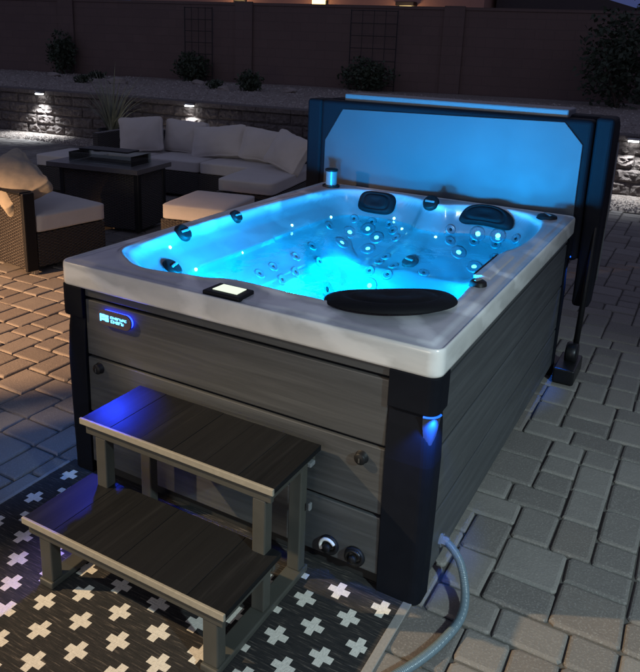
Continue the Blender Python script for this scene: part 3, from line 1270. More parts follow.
def tub_cabinet():
    P = dict(parent=tub, world=True)
    ci = 0.015
    seams = [0.055, 0.278, 0.522, 0.757, 0.80]
    # dark core so that the gaps between the boards read black
    obj('cabinet_core', bx(0.05, TW - 0.05, 0.05, TL - 0.05, 0.0, 0.37), M['void'], **P)
    bm = bmesh.new()
    for q in ((0.052, TW - 0.052, 0.0505, 0.056), (0.052, TW - 0.052, TL - 0.056, TL - 0.0505), (0.0505, 0.056, 0.057, TL - 0.057), (TW - 0.056, TW - 0.0505, 0.057, TL - 0.057)):
        box(bm, *q, 0.371, 0.80)
    obj('cabinet_lining', bm, M['void'], **P)
    obj('base_plinth', bx(0.04, TW - 0.04, 0.045, TL - 0.04, 0.0, 0.05), M['void'], **P)
    for z0, z1 in zip(seams, seams[1:]):
        g = 0.0058
        obj('front_board', bx(0.118, 1.372, ci, 0.05, z0 + g, z1 - g), M['board_x'], bevel=0.004, **P)
        obj('side_board', bx(TW - 0.05, TW - ci, 0.10, TL - 0.10, z0 + g, z1 - g), M['board_y'], bevel=0.004, **P)
        obj('side_board', bx(ci, 0.05, 0.10, TL - 0.10, z0 + g, z1 - g), M['board_y'], bevel=0.004, **P)
        obj('back_board', bx(0.118, 1.372, TL - 0.05, TL - ci, z0 + g, z1 - g), M['board_x'], bevel=0.004, **P)

    # corner posts: rounded, with a flared capital and a slightly bowed shaft
    def post(cx, cy, sx, sy, wx, wy):
        bm = bmesh.new()
        prof = [(0.0, 0.0), (0.30, 0.004), (0.50, 0.006), (0.62, 0.001), (0.672, -0.004), (0.676, 0.010), (0.735, 0.0105), (0.797, 0.0105)]
        rings = []
        for z, o_ in prof:
            loop = []
            r = 0.035
            # L-shaped footprint hugging the corner
            outer = []
            for k in range(7):
                a = math.pi / 2 * k / 6
                outer.append((r - r * math.cos(a) - o_, r - r * math.sin(a) - o_))
            pts = [(-o_ * 1.0, wy)] + outer + [(wx, -o_)] + [(wx, 0.05), (0.05, 0.05), (0.05, wy)]
            rings.append([bm.verts.new((cx + sx * p[0], cy + sy * p[1], z)) for p in pts])
        m_ = len(rings[0])
        for a, b in zip(rings, rings[1:]):
            for k in range(m_):
                bm.faces.new((a[k], a[(k + 1) % m_], b[(k + 1) % m_], b[k]))
        bm.faces.new(rings[0][::-1])
        bm.faces.new(rings[-1])
        return obj('corner_post', bm, M['post'], bevel=0.003, **P)
    in_ = 0.010
    post(in_, in_, 1, 1, 0.105, 0.088)
    pr = post(TW - in_, in_, -1, 1, 0.146, 0.088)
    post(in_, TL - in_, 1, -1, 0.105, 0.088)
    post(TW - in_, TL - in_, -1, -1, 0.105, 0.088)
    # blue courtesy lens in the corner posts, shining down the post
    for x, y, sx, sy in ((TW - in_, in_, 1, -1), (TW - in_, TL - in_, 1, 1), (in_, in_, -1, -1)):
        bm = bmesh.new()
        d = Vector((sx, sy, 0)).normalized()
        s = Vector((-d.y, d.x, 0))
        c0 = Vector((x, y, 0)) - d * 0.006
        prev = None
        for zz, hw, o_ in ((0.672, 0.030, 0.006), (0.64, 0.027, 0.001), (0.60, 0.021, -0.0035), (0.57, 0.010, -0.005)):
            row = []
            for k in range(7):
                u = -1 + k / 3
                row.append(bm.verts.new(c0 + s * hw * u + d * (o_ - 0.014 * u * u * hw / 0.03) + Vector((0, 0, zz - 0.004 * (1 - u * u)))))
            if prev:
                for k in range(6):
                    bm.faces.new((prev[k], prev[k + 1], row[k + 1], row[k]))
            prev = row
        if sx < 0:
            bm.free()
            lamp('SPOT', 'assumed_downlight', tuple(c0 + d * 0.035 + Vector((0, 0, 0.66))), 8.0, (0.02, 0.25, 1.0), (-0.20, 0.02, 0.0), 0.015, 84, 0.8, parent=tub)  # assumed lamp without a lens, placed for the blue pool on the paving
            continue
        cl = obj('corner_light', bm, M['lens_blue'], smooth=True, **P)
        b2 = bmesh.new()
        tube(b2, [c0 + s * 0.029 * u + d * (0.004 - 0.012 * u * u) + Vector((0, 0, 0.672)) for u in np.linspace(-1, 1, 7)], 0.0035, 8)
        obj('led_strip', b2, M['blue_strip'], cl, world=True, smooth=True)
        lamp('SPOT', 'corner_lamp', tuple(c0 + d * 0.026 + Vector((0, 0, 0.674))), 15.0, (0.006, 0.16, 1.0), tuple(c0 - d * 0.012 + Vector((0, 0, 0.61))), 0.008, 62, 0.6, parent=tub)
    # hardware on the front boards
    for x, z in ((0.178, 0.481), (1.296, 0.468)):
        bm = lathe(bmesh.new(), [(0, 0.020), (0.016, 0.020), (0.020, 0.016), (0.021, 0.0), (0.025, -0.002)], 24, frame((0, -1, 0), (x, ci - 0.001, z)))
        lk = obj('panel_lock', bm, M['black'], smooth=True, **P)
        obj('key_slot', bx(x - 0.0025, x + 0.0025, ci - 0.0235, ci - 0.0215, z - 0.010, z + 0.006), M['steel'], lk, world=True)
    for x, z, mt in ((1.196, 0.105, 'white_plastic'), (1.292, 0.100, 'arm')):
        bm = lathe(bmesh.new(), [(0, -0.004), (0.020, -0.004), (0.022, 0.010), (0.033, 0.012), (0.036, 0.006), (0.036, -0.002)], 28, frame((0, -1, 0), (x, ci, z)))
        v_ = obj('drain_valve', bm, M['black'], smooth=True, **P)
        # open half ring around the socket
        fr = frame((0, -1, 0), (x, ci - 0.013, z))
        bm = bmesh.new()
        pts = [fr @ Vector((0.027 * math.cos(a), 0.027 * math.sin(a), 0)) for a in np.linspace(R(30), R(215), 16)]
        tube(bm, pts, 0.0062, 8)
        obj('collar', bm, M[mt], v_, world=True, smooth=True)
        bm = lathe(bmesh.new(), [(0, 0.014), (0.012, 0.014), (0.0135, 0.010), (0.0135, 0.0)], 20, fr)
        obj('cap', bm, M['black'], v_, world=True, smooth=True)
    # illuminated badge
    bd = bmesh.new()
    cx, cz, hw, hh = 0.281, 0.706, 0.082, 0.030
    def pill(e):
        pts = []
        for k in range(13):
            a = -math.pi / 2 + math.pi * k / 12
            pts.append((cx + hw - hh + (hh + e) * math.cos(a), cz + (hh + e) * math.sin(a)))
        for k in range(13):
            a = math.pi / 2 + math.pi * k / 12
            pts.append((cx - hw + hh + (hh + e) * math.cos(a), cz + (hh + e) * math.sin(a)))
        return pts
    prism(bd, pill(0), ci - 0.020, ci - 0.012, 'y')
    badge = obj('logo_badge', bd, M['badge'], bevel=0.002, **P)
    hb = bmesh.new()
    prism(hb, pill(-0.004), ci - 0.0115, ci - 0.002, 'y')
    obj('backlight', hb, M['logo_halo'], badge, world=True)
    lb = bmesh.new()
    yl = (ci - 0.0225, ci - 0.0203)
    def sq(x0, x1, z0, z1):
        box(lb, x0, x1, yl[0], yl[1], z0, z1)
    # block emblem then two short lines of fine lettering
    sq(cx - 0.068, cx - 0.062, cz - 0.014, cz + 0.014)
    sq(cx - 0.060, cx - 0.044, cz + 0.002, cz + 0.014)
    sq(cx - 0.060, cx - 0.044, cz - 0.009, cz - 0.001)
    sq(cx - 0.042, cx - 0.026, cz - 0.012, cz + 0.003)
    sq(cx - 0.042, cx - 0.026, cz + 0.005, cz + 0.013)
    obj('emblem', lb, M['logo'], badge, world=True)
    lb = bmesh.new()
    rng = random.Random(4)
    def glyphs(x, z, n_, h, w):
        for k in range(n_):
            x0 = x + k * w * 1.35
            sq(x0, x0 + w * 0.28, z, z + h)
            if k % 3 != 1:
                sq(x0 + w * 0.28, x0 + w, z + h * 0.74, z + h)
            if k % 2 == 0:
                sq(x0 + w * 0.28, x0 + w, z, z + h * 0.24)
            if k % 3 != 0:
                sq(x0 + w * 0.72, x0 + w, z + h * 0.24, z + h * 0.74)
    glyphs(cx - 0.016, cz + 0.004, 7, 0.009, 0.0085)
    glyphs(cx - 0.014, cz - 0.012, 5, 0.011, 0.0095)
    obj('lettering', lb, M['logo'], badge, world=True)
    lamp('SPOT', 'badge_lamp', (cx - 0.01, ci - 0.035, cz - 0.025), 46.0, (0.012, 0.045, 1.0), (0.385, -0.115, 0.48), 0.02, 68, 0.9, parent=tub)


tub_cabinet()


def z_at(x, y):
    return float(tub_height(np.array([x]), np.array([y]))[0])


def tub_fittings():
    P = dict(parent=tub, world=True)
    # topside control
    c = Vector((0.742, 0.066, 0.0))
    rz = Matrix.Rotation(R(0), 4, 'Z')
    zt = TH - 0.005
    bm = bmesh.new()
    poly = [(-0.076, -0.044), (0.076, -0.044), (0.072, 0.054), (-0.072, 0.054)]
    prism(bm, [(c.x + p[0], c.y + p[1]) for p in poly], zt - 0.012, zt + 0.008)
    cp = obj('control_panel', bm, M['black'], bevel=0.005, seg=3, **P)
    bm = bmesh.new()
    prism(bm, [(c.x + p[0] * 0.66, c.y + 0.008 + p[1] * 0.62) for p in poly], zt + 0.0075, zt + 0.010)
    obj('screen', bm, M['screen'], cp, world=True)
    lamp('AREA', 'screen_light', (c.x, c.y + 0.008, zt + 0.014), 0.06, (0.9, 1.0, 0.85), (c.x, c.y + 0.008, 2), (0.12, 0.07), parent=tub)

    def pad(cx, cy, cz, nrm, w, h, t, bend=0.0, ex=2.6, upv=(0, 0, 1), taper=0.0):
        fr = frame(nrm, (cx, cy, cz), upv)
        bm = bmesh.new()
        n1, n2 = 48, 30
        rings = []
        for j in range(n2 + 1):
            ph = math.pi / 2 * j / n2
            rr = math.cos(ph) ** 0.5
            zz = math.sin(ph) - 0.22 * math.exp(-((rr - 0.66) / 0.07) ** 2) - 0.25 * (1 - min(1, rr / 0.55)) ** 2
            ring = []
            if j == n2:
                ring = [bm.verts.new(fr @ Vector((0, 0, t * 0.75)))]
            else:
                for k in range(n1):
                    a = 2 * math.pi * k / n1
                    ca, sa = math.cos(a), math.sin(a)
                    x = w / 2 * rr * math.copysign(abs(ca) ** (2 / ex), ca)
                    y = h / 2 * rr * math.copysign(abs(sa) ** (2 / ex), sa)
                    y *= 1 - taper * x / (w / 2)
                    y += bend * (x / (w / 2)) ** 2
                    ring.append(bm.verts.new(fr @ Vector((x, y, t * zz))))
            rings.append(ring)
        for a, b in zip(rings, rings[1:]):
            for k in range(n1):
                k2 = (k + 1) % n1
                if len(b) == 1:
                    bm.faces.new((a[k], a[k2], b[0]))
                else:
                    bm.faces.new((a[k], a[k2], b[k2], b[k]))
        bm.faces.new(rings[0][::-1])
        return obj('headrest_pillow', bm, M['pillow'], smooth=True, **P)
    for spec in PILLOWS:
        pad(*spec[0], **spec[1])

    # rim knobs
    for (x, y, r, tilt) in KNOBS:
        n_ = tub_surface_normal(x, y, 0.02)
        z = z_at(x, y)
        bm = lathe(bmesh.new(), [(0, 0.016), (r * 0.72, 0.018), (r * 0.95, 0.012), (r, 0.0), (r * 1.06, -0.004)], 28, frame(n_, (x, y, z)))
        kb = obj('diverter_knob', bm, M['black'], smooth=True, **P)
        fr = frame(n_, (x, y, z))
        b2 = bmesh.new()
        box(b2, -r * 0.62, r * 0.62, -r * 0.13, r * 0.13, 0.015, 0.024, rot=fr)
        obj('grip', b2, M['grey_plastic'], kb, world=True, bevel=0.003)
    # hydro jets in the seats
    for (x, y, r, lit) in JETS:
        n_ = tub_surface_normal(x, y, 0.02)
        fr = frame(n_, (x, y, z_at(x, y)))
        bm = lathe(bmesh.new(), [(r * 0.30, 0.003), (r * 0.36, 0.006), (r * 0.55, 0.003), (r * 0.72, 0.006), (r * 0.90, 0.006), (r, 0.002), (r * 1.03, -0.004)], 26, fr)
        j_ = obj('jet', bm, M['jet'], smooth=True, **P)
        bm = lathe(bmesh.new(), [(0, 0.007), (r * 0.22, 0.006), (r * 0.29, 0.003), (r * 0.30, -0.004)], 18, fr)
        obj('nozzle', bm, M['lit_jet'] if lit else M['black'], j_, world=True, smooth=True)
    # small LED points along the waterline
    for (x, y, r) in LEDS:
        n_ = tub_surface_normal(x, y, 0.02)
        bm = lathe(bmesh.new(), [(0, r * 0.8), (r * 0.7, r * 0.6), (r, 0), (r, -0.004)], 14, frame(n_, (x, y, z_at(x, y))))
        obj('led', bm, M['led_dot'], smooth=True, **P)
    # filter lid canister standing on the back left corner
    x, y = 0.115, 1.985
    zb = z_at(x, y)
    bm = bmesh.new()
    lathe(bm, [(0, 0), (0.052, 0), (0.052, 0.012), (0.0, 0.012)], 28, Matrix.Translation((x, y, zb - 0.002)))
    cn = obj('filter_canister', bm, M['black'], smooth=False, **P)
    bm = bmesh.new()
    pts = []
    lathe(bm, [(0, 0.0), (0.034, 0.0), (0.034, 0.085), (0.0, 0.085)], 20, Matrix.Translation((x, y, zb + 0.009)))
    obj('pleats', bm, M['grey_plastic'], cn, world=True)
    bm = bmesh.new()
    lathe(bm, [(0, 0), (0.039, 0.0), (0.040, 0.010), (0.034, 0.014), (0, 0.014)], 24, Matrix.Translation((x, y, zb + 0.0935)))
    obj('lid', bm, M['black'], cn, world=True, smooth=True)
    # cascade lip on the right deck: a low grey hood with a dark slot facing the water
    bm = bmesh.new()
    prism(bm, [(1.388, TH - 0.012), (1.455, TH - 0.012), (1.455, TH + 0.002), (1.42, TH + 0.008), (1.388, TH + 0.002)], 0.74, 1.10, 'y')
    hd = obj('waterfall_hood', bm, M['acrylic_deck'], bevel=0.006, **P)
    obj('waterfall_slot', bx(1.382, 1.3865, 0.76, 1.08, TH - 0.045, TH + 0.001), M['black'], hd, world=True)


#FIT0
JETS = [(0.31, 1.874, 0.045, 1), (0.402, 1.927, 0.045, 1), (0.476, 1.892, 0.045, 1), (0.325, 1.746, 0.045, 1), (0.461, 1.813, 0.045, 1), (0.612, 1.529, 0.045, 1), (0.984, 1.85, 0.045, 1), (1.088, 1.81, 0.045, 1), (1.048, 1.965, 0.045, 1), (1.157, 1.973, 0.045, 1), (0.41, 1.425, 0.052, 0), (0.229, 1.764, 0.029, 0), (0.297, 1.949, 0.029, 0), (0.407, 1.965, 0.029, 0), (0.52, 1.968, 0.029, 0), (0.557, 1.938, 0.029, 0), (0.596, 1.894, 0.029, 0), (0.607, 1.74, 0.029, 0), (0.591, 1.685, 0.029, 0), (0.693, 1.649, 0.029, 0), (0.588, 1.571, 0.029, 0), (0.694, 1.57, 0.029, 0), (0.353, 1.428, 0.029, 0), (0.276, 1.484, 0.029, 0), (0.875, 1.623, 0.029, 0), (1.171, 1.88, 0.029, 0), (0.91, 1.905, 0.029, 0), (1.261, 1.948, 0.029, 0), (0.924, 1.87, 0.029, 0), (1.038, 1.936, 0.029, 0), (1.157, 1.945, 0.029, 0), (0.29, 1.068, 0.029, 0), (0.294, 0.941, 0.029, 0), (0.351, 1.185, 0.029, 0), (0.354, 1.051, 0.029, 0), (0.29, 1.288, 0.029, 0)]
LEDS = [(0.209, 1.822, 0.008), (0.61, 1.941, 0.008), (0.539, 1.985, 0.008), (0.847, 1.849, 0.008), (0.174, 1.436, 0.008), (0.109, 0.514, 0.008), (0.204, 0.572, 0.008), (0.196, 0.935, 0.008)]
KNOBS = [(0.777, 1.927, 0.045, 0), (1.406, 1.952, 0.052, 0), (1.435, 0.649, 0.032, 0), (0.078, 0.64, 0.042, 0), (0.082, 1.044, 0.034, 0), (0.188, 0.432, 0.046, 0), (0.781, 1.661, 0.045, 0)]
PILLOWS = [((0.413, 2.012, 0.822, (0.0, -0.86, 0.5), 0.235, 0.135, 0.035), dict(ex=3.6)),
           ((1.072, 2.006, 0.842, (0.0, -0.8, 0.6), 0.315, 0.125, 0.035), dict(bend=-0.035, ex=2.8)),
           ((1.262, 0.282, 0.8905, (-0.07, 0.09, 0.99), 0.46, 0.285, 0.034), dict(bend=-0.055, ex=2.3))]
#FIT1
tub_fittings()

# underwater lamps of the tub
for (x, y, z, p, c) in ((1.05, 0.46, 0.715, 195.0, (0.0, 0.42, 1.0)), (0.235, 0.40, 0.70, 62.0, (0.0, 0.60, 1.0)),
                        (0.56, 1.40, 0.56, 17.0, (0.0, 0.50, 1.0)), (1.14, 1.50, 0.62, 12.0, (0.0, 0.36, 1.0)),
                        (0.66, 0.62, 0.715, 185.0, (0.0, 0.38, 1.0)), (0.44, 1.60, 0.60, 8.0, (0.0, 0.36, 1.0))):
    lamp('POINT', 'tub_lamp', (x, y, z), p, c, None, 0.07, parent=tub)

# ------------------------------------------------------------------ folded cover on its lifter


def spa_cover():
    root = thing('spa_cover', (0.77, 2.2, 0.20), 'folded dark spa cover standing upright behind the tub, pale liner forward', 'spa cover')
    P = dict(parent=root, world=True)
    y0, y1, y2 = 2.165, 2.285, 2.42
    X0, X1 = -0.075, 1.545
    zb, zt = 0.62, 1.385
    # near half: dark vinyl body
    bm = bmesh.new()
    box(bm, X0, X1, y0 + 0.004, y1, zb, zt)
    obj('near_half', bm, M['vinyl'], bevel=0.025, seg=4, **P)
    # liner sheet with clipped upper corners
    bm = bmesh.new()
    prism(bm, [(-0.034, 0.66), (1.502, 0.66), (1.502, 1.255), (1.398, 1.366), (0.082, 1.338), (-0.034, 1.14)], y0 - 0.004, y0 + 0.010, 'y')
    obj('liner', bm, M['liner'], bevel=0.003, **P)
    # far half, a little higher, with its pale face edge showing above the fold
    bm = bmesh.new()
    prism(bm, [(X0 - 0.02, zb - 0.02), (X1 + 0.03, zb - 0.02), (X1 + 0.03, zt + 0.012), (X0 - 0.02, zt + 0.004)], y1 + 0.006, y2 + 0.06, 'y')
    obj('far_half', bm, M['vinyl'], bevel=0.03, seg=4, **P)
    bm = bmesh.new()
    box(bm, 0.06, 1.40, y1 - 0.06, y2 + 0.03, zt - 0.004, zt + 0.042)
    obj('hinge_flap', bm, M['vinyl_pale'], bevel=0.008, **P)
    # side skirts hanging down past the rim
    bm = bmesh.new()
    prism(bm, [(2.19, 0.36), (2.30, 0.36), (2.44, 0.62), (2.50, 1.20), (2.47, 1.36), (2.40, 1.40), (2.19, 1.40)], 1.548, 1.64, 'x')
    obj('side_skirt', bm, M['vinyl'], bevel=0.02, seg=3, **P)
    bm = bmesh.new()
    prism(bm, [(2.19, 0.62), (2.32, 0.62), (2.44, 0.9), (2.44, 1.30), (2.36, 1.385), (2.19, 1.385)], -0.185, -0.078, 'x')
    obj('side_skirt', bm, M['vinyl'], bevel=0.02, seg=3, **P)
    bm = bmesh.new()
    tube(bm, [(1.648, 2.40, 1.26), (1.652, 2.36, 0.9), (1.648, 2.30, 0.50)], 0.005, 8)
    obj('piping', bm, M['grey_plastic'], smooth=True, **P)


spa_cover()


def lifter(x, s, label):
    root = thing('cover_lifter', (x, 2.12, 0), label, 'cover lifter', 'cover lifter arms')
    obj('foot_plate', bx(-0.06 if s > 0 else -0.05, 0.05 if s > 0 else 0.06, -0.20, 0.06, 0.004, 0.09), M['arm'], root, bevel=0.008)
    bm = bmesh.new()
    lathe(bm, [(0, -0.03), (0.055, -0.03), (0.062, -0.02), (0.062, 0.02), (0.055, 0.03), (0, 0.03)], 24, frame((1, 0, 0), (0.0, -0.02, 0.12)))
    obj('pivot', bm, M['arm'], root, smooth=True)
    bm = bmesh.new()
    tube(bm, [(0.012 * s, -0.01, 0.12), (0.016 * s, 0.05, 0.50), (0.02 * s, 0.10, 0.95), (0.02 * s, 0.12, 1.30)], 0.016, 10)
    obj('arm', bm, M['arm'], root, smooth=True)


lifter(1.60, 1, 'black cover lifter arm and foot at the back right corner of the tub')
lifter(-0.055, -1, 'black cover lifter arm at the back left corner of the tub, mostly hidden')

# ------------------------------------------------------------------ steps


def steps():
    root = thing('spa_steps', (0.78, -0.27, 0), 'two-tread dark plank spa steps with olive grey frame on the rug', 'steps')
    P = dict(parent=root, world=True)

    def tread(x0, x1, y0, y1, z):
        tb = bmesh.new()
        nb = 6
        for k in range(nb):
            box(tb, x0 + (x1 - x0) * k / nb + 0.0004, x0 + (x1 - x0) * (k + 1) / nb - 0.0004, y0 + 0.006, y1, z - 0.019, z - 0.0006 * (k % 2))
        box(tb, x0 + 0.004, x1 - 0.004, y0 + 0.008, y1 - 0.003, z - 0.0185, z - 0.004)
        t_ = obj('tread', tb, M['tread'], bevel=0.0010, **P)
        obj('nosing', bx(x0 - 0.002, x1 + 0.002, y0 - 0.004, y0 + 0.0055, z - 0.020, z + 0.0015), M['nosing'], t_, world=True, bevel=0.002)
        obj('apron', bx(x0 + 0.012, x1 - 0.012, y0 + 0.010, y0 + 0.026, z - 0.057, z - 0.0195), M['step_frame'], bevel=0.002, **P)
        obj('apron', bx(x0 + 0.012, x1 - 0.012, y1 - 0.030, y1 - 0.014, z - 0.057, z - 0.0195), M['step_frame'], bevel=0.002, **P)
        for x in (x0 + 0.014, x1 - 0.032):
            obj('side_rail', bx(x, x + 0.018, y0 + 0.027, y1 - 0.031, z - 0.050, z - 0.0195), M['step_frame'], bevel=0.002, **P)
    tread(0.388, 1.168, -0.536, -0.245, 0.240)
    tread(0.405, 1.165, -0.298, -0.012, 0.482)
    for x0, x1, g0, g1 in ((0.440, 0.490, 0.455, 0.500), (1.085, 1.136, 1.086, 1.132)):
        obj('leg', bx(x0, x1, -0.522, -0.482, 0.031, 0.182), M['step_frame'], bevel=0.004, **P)
        obj('leg', bx(g0, g1, -0.285, -0.245, 0.031, 0.424), M['step_frame'], bevel=0.004, **P)
        obj('leg', bx(g0, g1, -0.075, -0.035, 0.031, 0.424), M['step_frame'], bevel=0.004, **P)
        obj('ground_rail', bx(x0 - 0.004, x1 + 0.004, -0.530, -0.026, 0.008, 0.0305), M['step_frame'], bevel=0.004, **P)
    obj('clip', bx(1.150, 1.164, -0.075, -0.045, 0.430, 0.445), M['grey_plastic'], bevel=0.003, **P)
    obj('clip', bx(1.148, 1.156, -0.056, -0.041, 0.26, 0.285), M['grey_plastic'], bevel=0.002, **P)


steps()

# ------------------------------------------------------------------ rug


def rug():
    root = thing('rug', (0.73, -1.0, 0), 'dark woven outdoor rug with rows of pale plus signs under the steps', 'rug')
    nx, ny = 60, 84
    V, F = [], []
    for i in range(nx + 1):
        for j in range(ny + 1):
            x, y = -0.018 + 1.488 * i / nx, -2.1 + 2.142 * j / ny
            z = 0.0062 + 0.0012 * noise.noise(Vector((x * 3, y * 3, 2)))
            V.append((x, y, z))
    f = lambda i, j: i * (ny + 1) + j
    F = [(f(i, j), f(i + 1, j), f(i + 1, j + 1), f(i, j + 1)) for i in range(nx) for j in range(ny)]
    o = from_np('pile', V, F, M['rug'], root, True)
    o.location = -root.location
    for x0, x1 in ((-0.036, -0.0185), (1.4705, 1.499)):
        obj('binding', bx(x0, x1, -2.1, 0.020, 0.001, 0.0075), M['rug_edge'], root, world=True, bevel=0.002)


rug()

# ------------------------------------------------------------------ power conduit


def conduit():
    root = thing('flexible_conduit', (1.52, 0.2, 0), 'grey blue flexible conduit curving from the cabinet side across the pavers', 'conduit')
    P = dict(parent=root, world=True)
    ctrl = CONDUIT
    pts = catmull(ctrl, 60)
    # ribbed profile
    rads = [0.0135 + 0.0011 * math.sin(k * 1.9) for k in range(len(pts))]
    bm = tube(bmesh.new(), [tuple(p) for p in pts], rads, 14)
    obj('tubing', bm, M['conduit'], smooth=True, **P)
    bm = lathe(bmesh.new(), [(0, 0.03), (0.016, 0.03), (0.018, 0.02), (0.018, 0.008), (0.024, 0.008), (0.024, -0.004)], 8, frame((1, 0, 0), (TW - 0.014, 0.205, 0.128)))
    obj('fitting', bm, M['grey_plastic'], **P)


CONDUIT = [(1.515, 0.205, 0.128), (1.550, 0.198, 0.126), (1.60, 0.170, 0.095), (1.642, 0.105, 0.042), (1.655, 0.02, 0.020), (1.636, -0.085, 0.0155), (1.608, -0.172, 0.0150), (1.570, -0.256, 0.0150), (1.50, -0.39, 0.0150), (1.42, -0.55, 0.0150)]
conduit()

# ------------------------------------------------------------------ lounge furniture


def base_box(root, x0, x1, y0, y1, z0, z1, name='base'):
    return obj(name, bx(x0, x1, y0, y1, z0, z1), M['wicker'], root, bevel=0.006)


def armless_chair():
    # local x runs to the left in the picture, y away from the camera
    root = thing('patio_chair', (-2.12, 1.554, 0), 'dark wicker armless chair with grey seat pad at left, back to the camera', 'chair', rz=R(173))
    # with this turn local +x points left, local -y points away
    W_, D_ = 0.72, 0.70
    obj('seat_base', bx(0.004, W_, -D_, -0.10, 0.05, 0.305), M['wicker'], root, bevel=0.006)
    obj('backrest', bx(0.03, W_ - 0.03, -0.085, -0.004, 0.05, 0.60), M['wicker'], root, bevel=0.006)
    for x in (0.0, W_ - 0.032):
        obj('back_post', bx(x, x + 0.031, -0.095, 0.0, 0.03, 0.615), M['black'], root, bevel=0.008)
    obj('top_rail', bx(0.032, W_ - 0.033, -0.095, 0.004, 0.601, 0.622), M['black'], root, bevel=0.006)
    for x in (0.0, W_ - 0.05):
        for y in (-D_ + 0.01, -0.095):
            obj('foot', bx(x + 0.004, x + 0.045, y, y + 0.04, 0.0, 0.048), M['steel'], root, bevel=0.004)
    bm = cushion(bmesh.new(), W_ + 0.01, D_ - 0.085, 0.135, 0.12, 0.06, 12, Matrix.Translation((W_ / 2, -(D_ + 0.10) / 2 + 0.0, 0.378)), 0.003, 1)
    obj('seat_cushion', bm, M['fabric'], root, smooth=True)
    c = thing('throw_pillow', (-2.44, 1.84, 0.455), 'crumpled beige pillow slumped over the back of the left wicker chair', 'pillow')
    mt = Matrix.Translation((-0.04, -0.06, 0.185)) @ Matrix.Rotation(R(-12), 4, 'Z') @ Matrix.Rotation(R(12), 4, 'Y') @ Matrix.Rotation(R(34), 4, 'X') @ Matrix.Rotation(R(-8), 4, 'Z')
    bm = cushion(bmesh.new(), 0.66, 0.40, 0.15, 0.3, 0.8, 26, mt, 0.020, 5, 0.08)
    obj('case', bm, M['throw'], c, smooth=True)


armless_chair()


def fire_table():
    root = thing('fire_table', (-2.75, 3.05, 0), 'dark wicker fire pit table with slab top and glass wind guard', 'fire table', rz=R(9.5))
    obj('base', bx(-0.40, 0.43, -0.215, 0.235, 0.04, 0.555), M['wicker'], root, bevel=0.006)
    for sx in (-0.405, 0.385):
        for sy in (-0.22, 0.19):
            obj('corner_trim', bx(sx, sx + 0.05, sy, sy + 0.05, 0.02, 0.558), M['black'], root, bevel=0.008)
    bm = bmesh.new()
    x0, x1, y0, y1 = -0.49, 0.47, -0.285, 0.285
    a0, a1, b0, b1 = -0.30, 0.30, -0.13, 0.13
    for bb in ((x0, x1, y0, b0), (x0, x1, b1, y1), (x0, a0, b0, b1), (a1, x1, b0, b1)):
        box(bm, *bb, 0.56, 0.602)
    bmesh.ops.remove_doubles(bm, verts=bm.verts, dist=1e-4)
    obj('table_top', bm, M['table_top'], root)
    obj('burner_tray', bx(a0 + 0.002, a1 - 0.002, b0 + 0.002, b1 - 0.002, 0.556, 0.575), M['black'], root)
    g0, g1, h0, h1, z0, z1 = -0.33, 0.33, -0.165, 0.165, 0.604, 0.69
    for nm in ((g0, g1, h0, h0 + 0.006), (g0, g1, h1 - 0.006, h1), (g0, g0 + 0.006, h0 + 0.007, h1 - 0.007), (g1 - 0.006, g1, h0 + 0.007, h1 - 0.007)):
        obj('glass_pane', bx(*nm, z0, z1), M['glass'], root)
    obj('burner_lid', bx(-0.33, 0.20, -0.02, 0.175, 0.692, 0.706), M['black'], root, bevel=0.004)


fire_table()


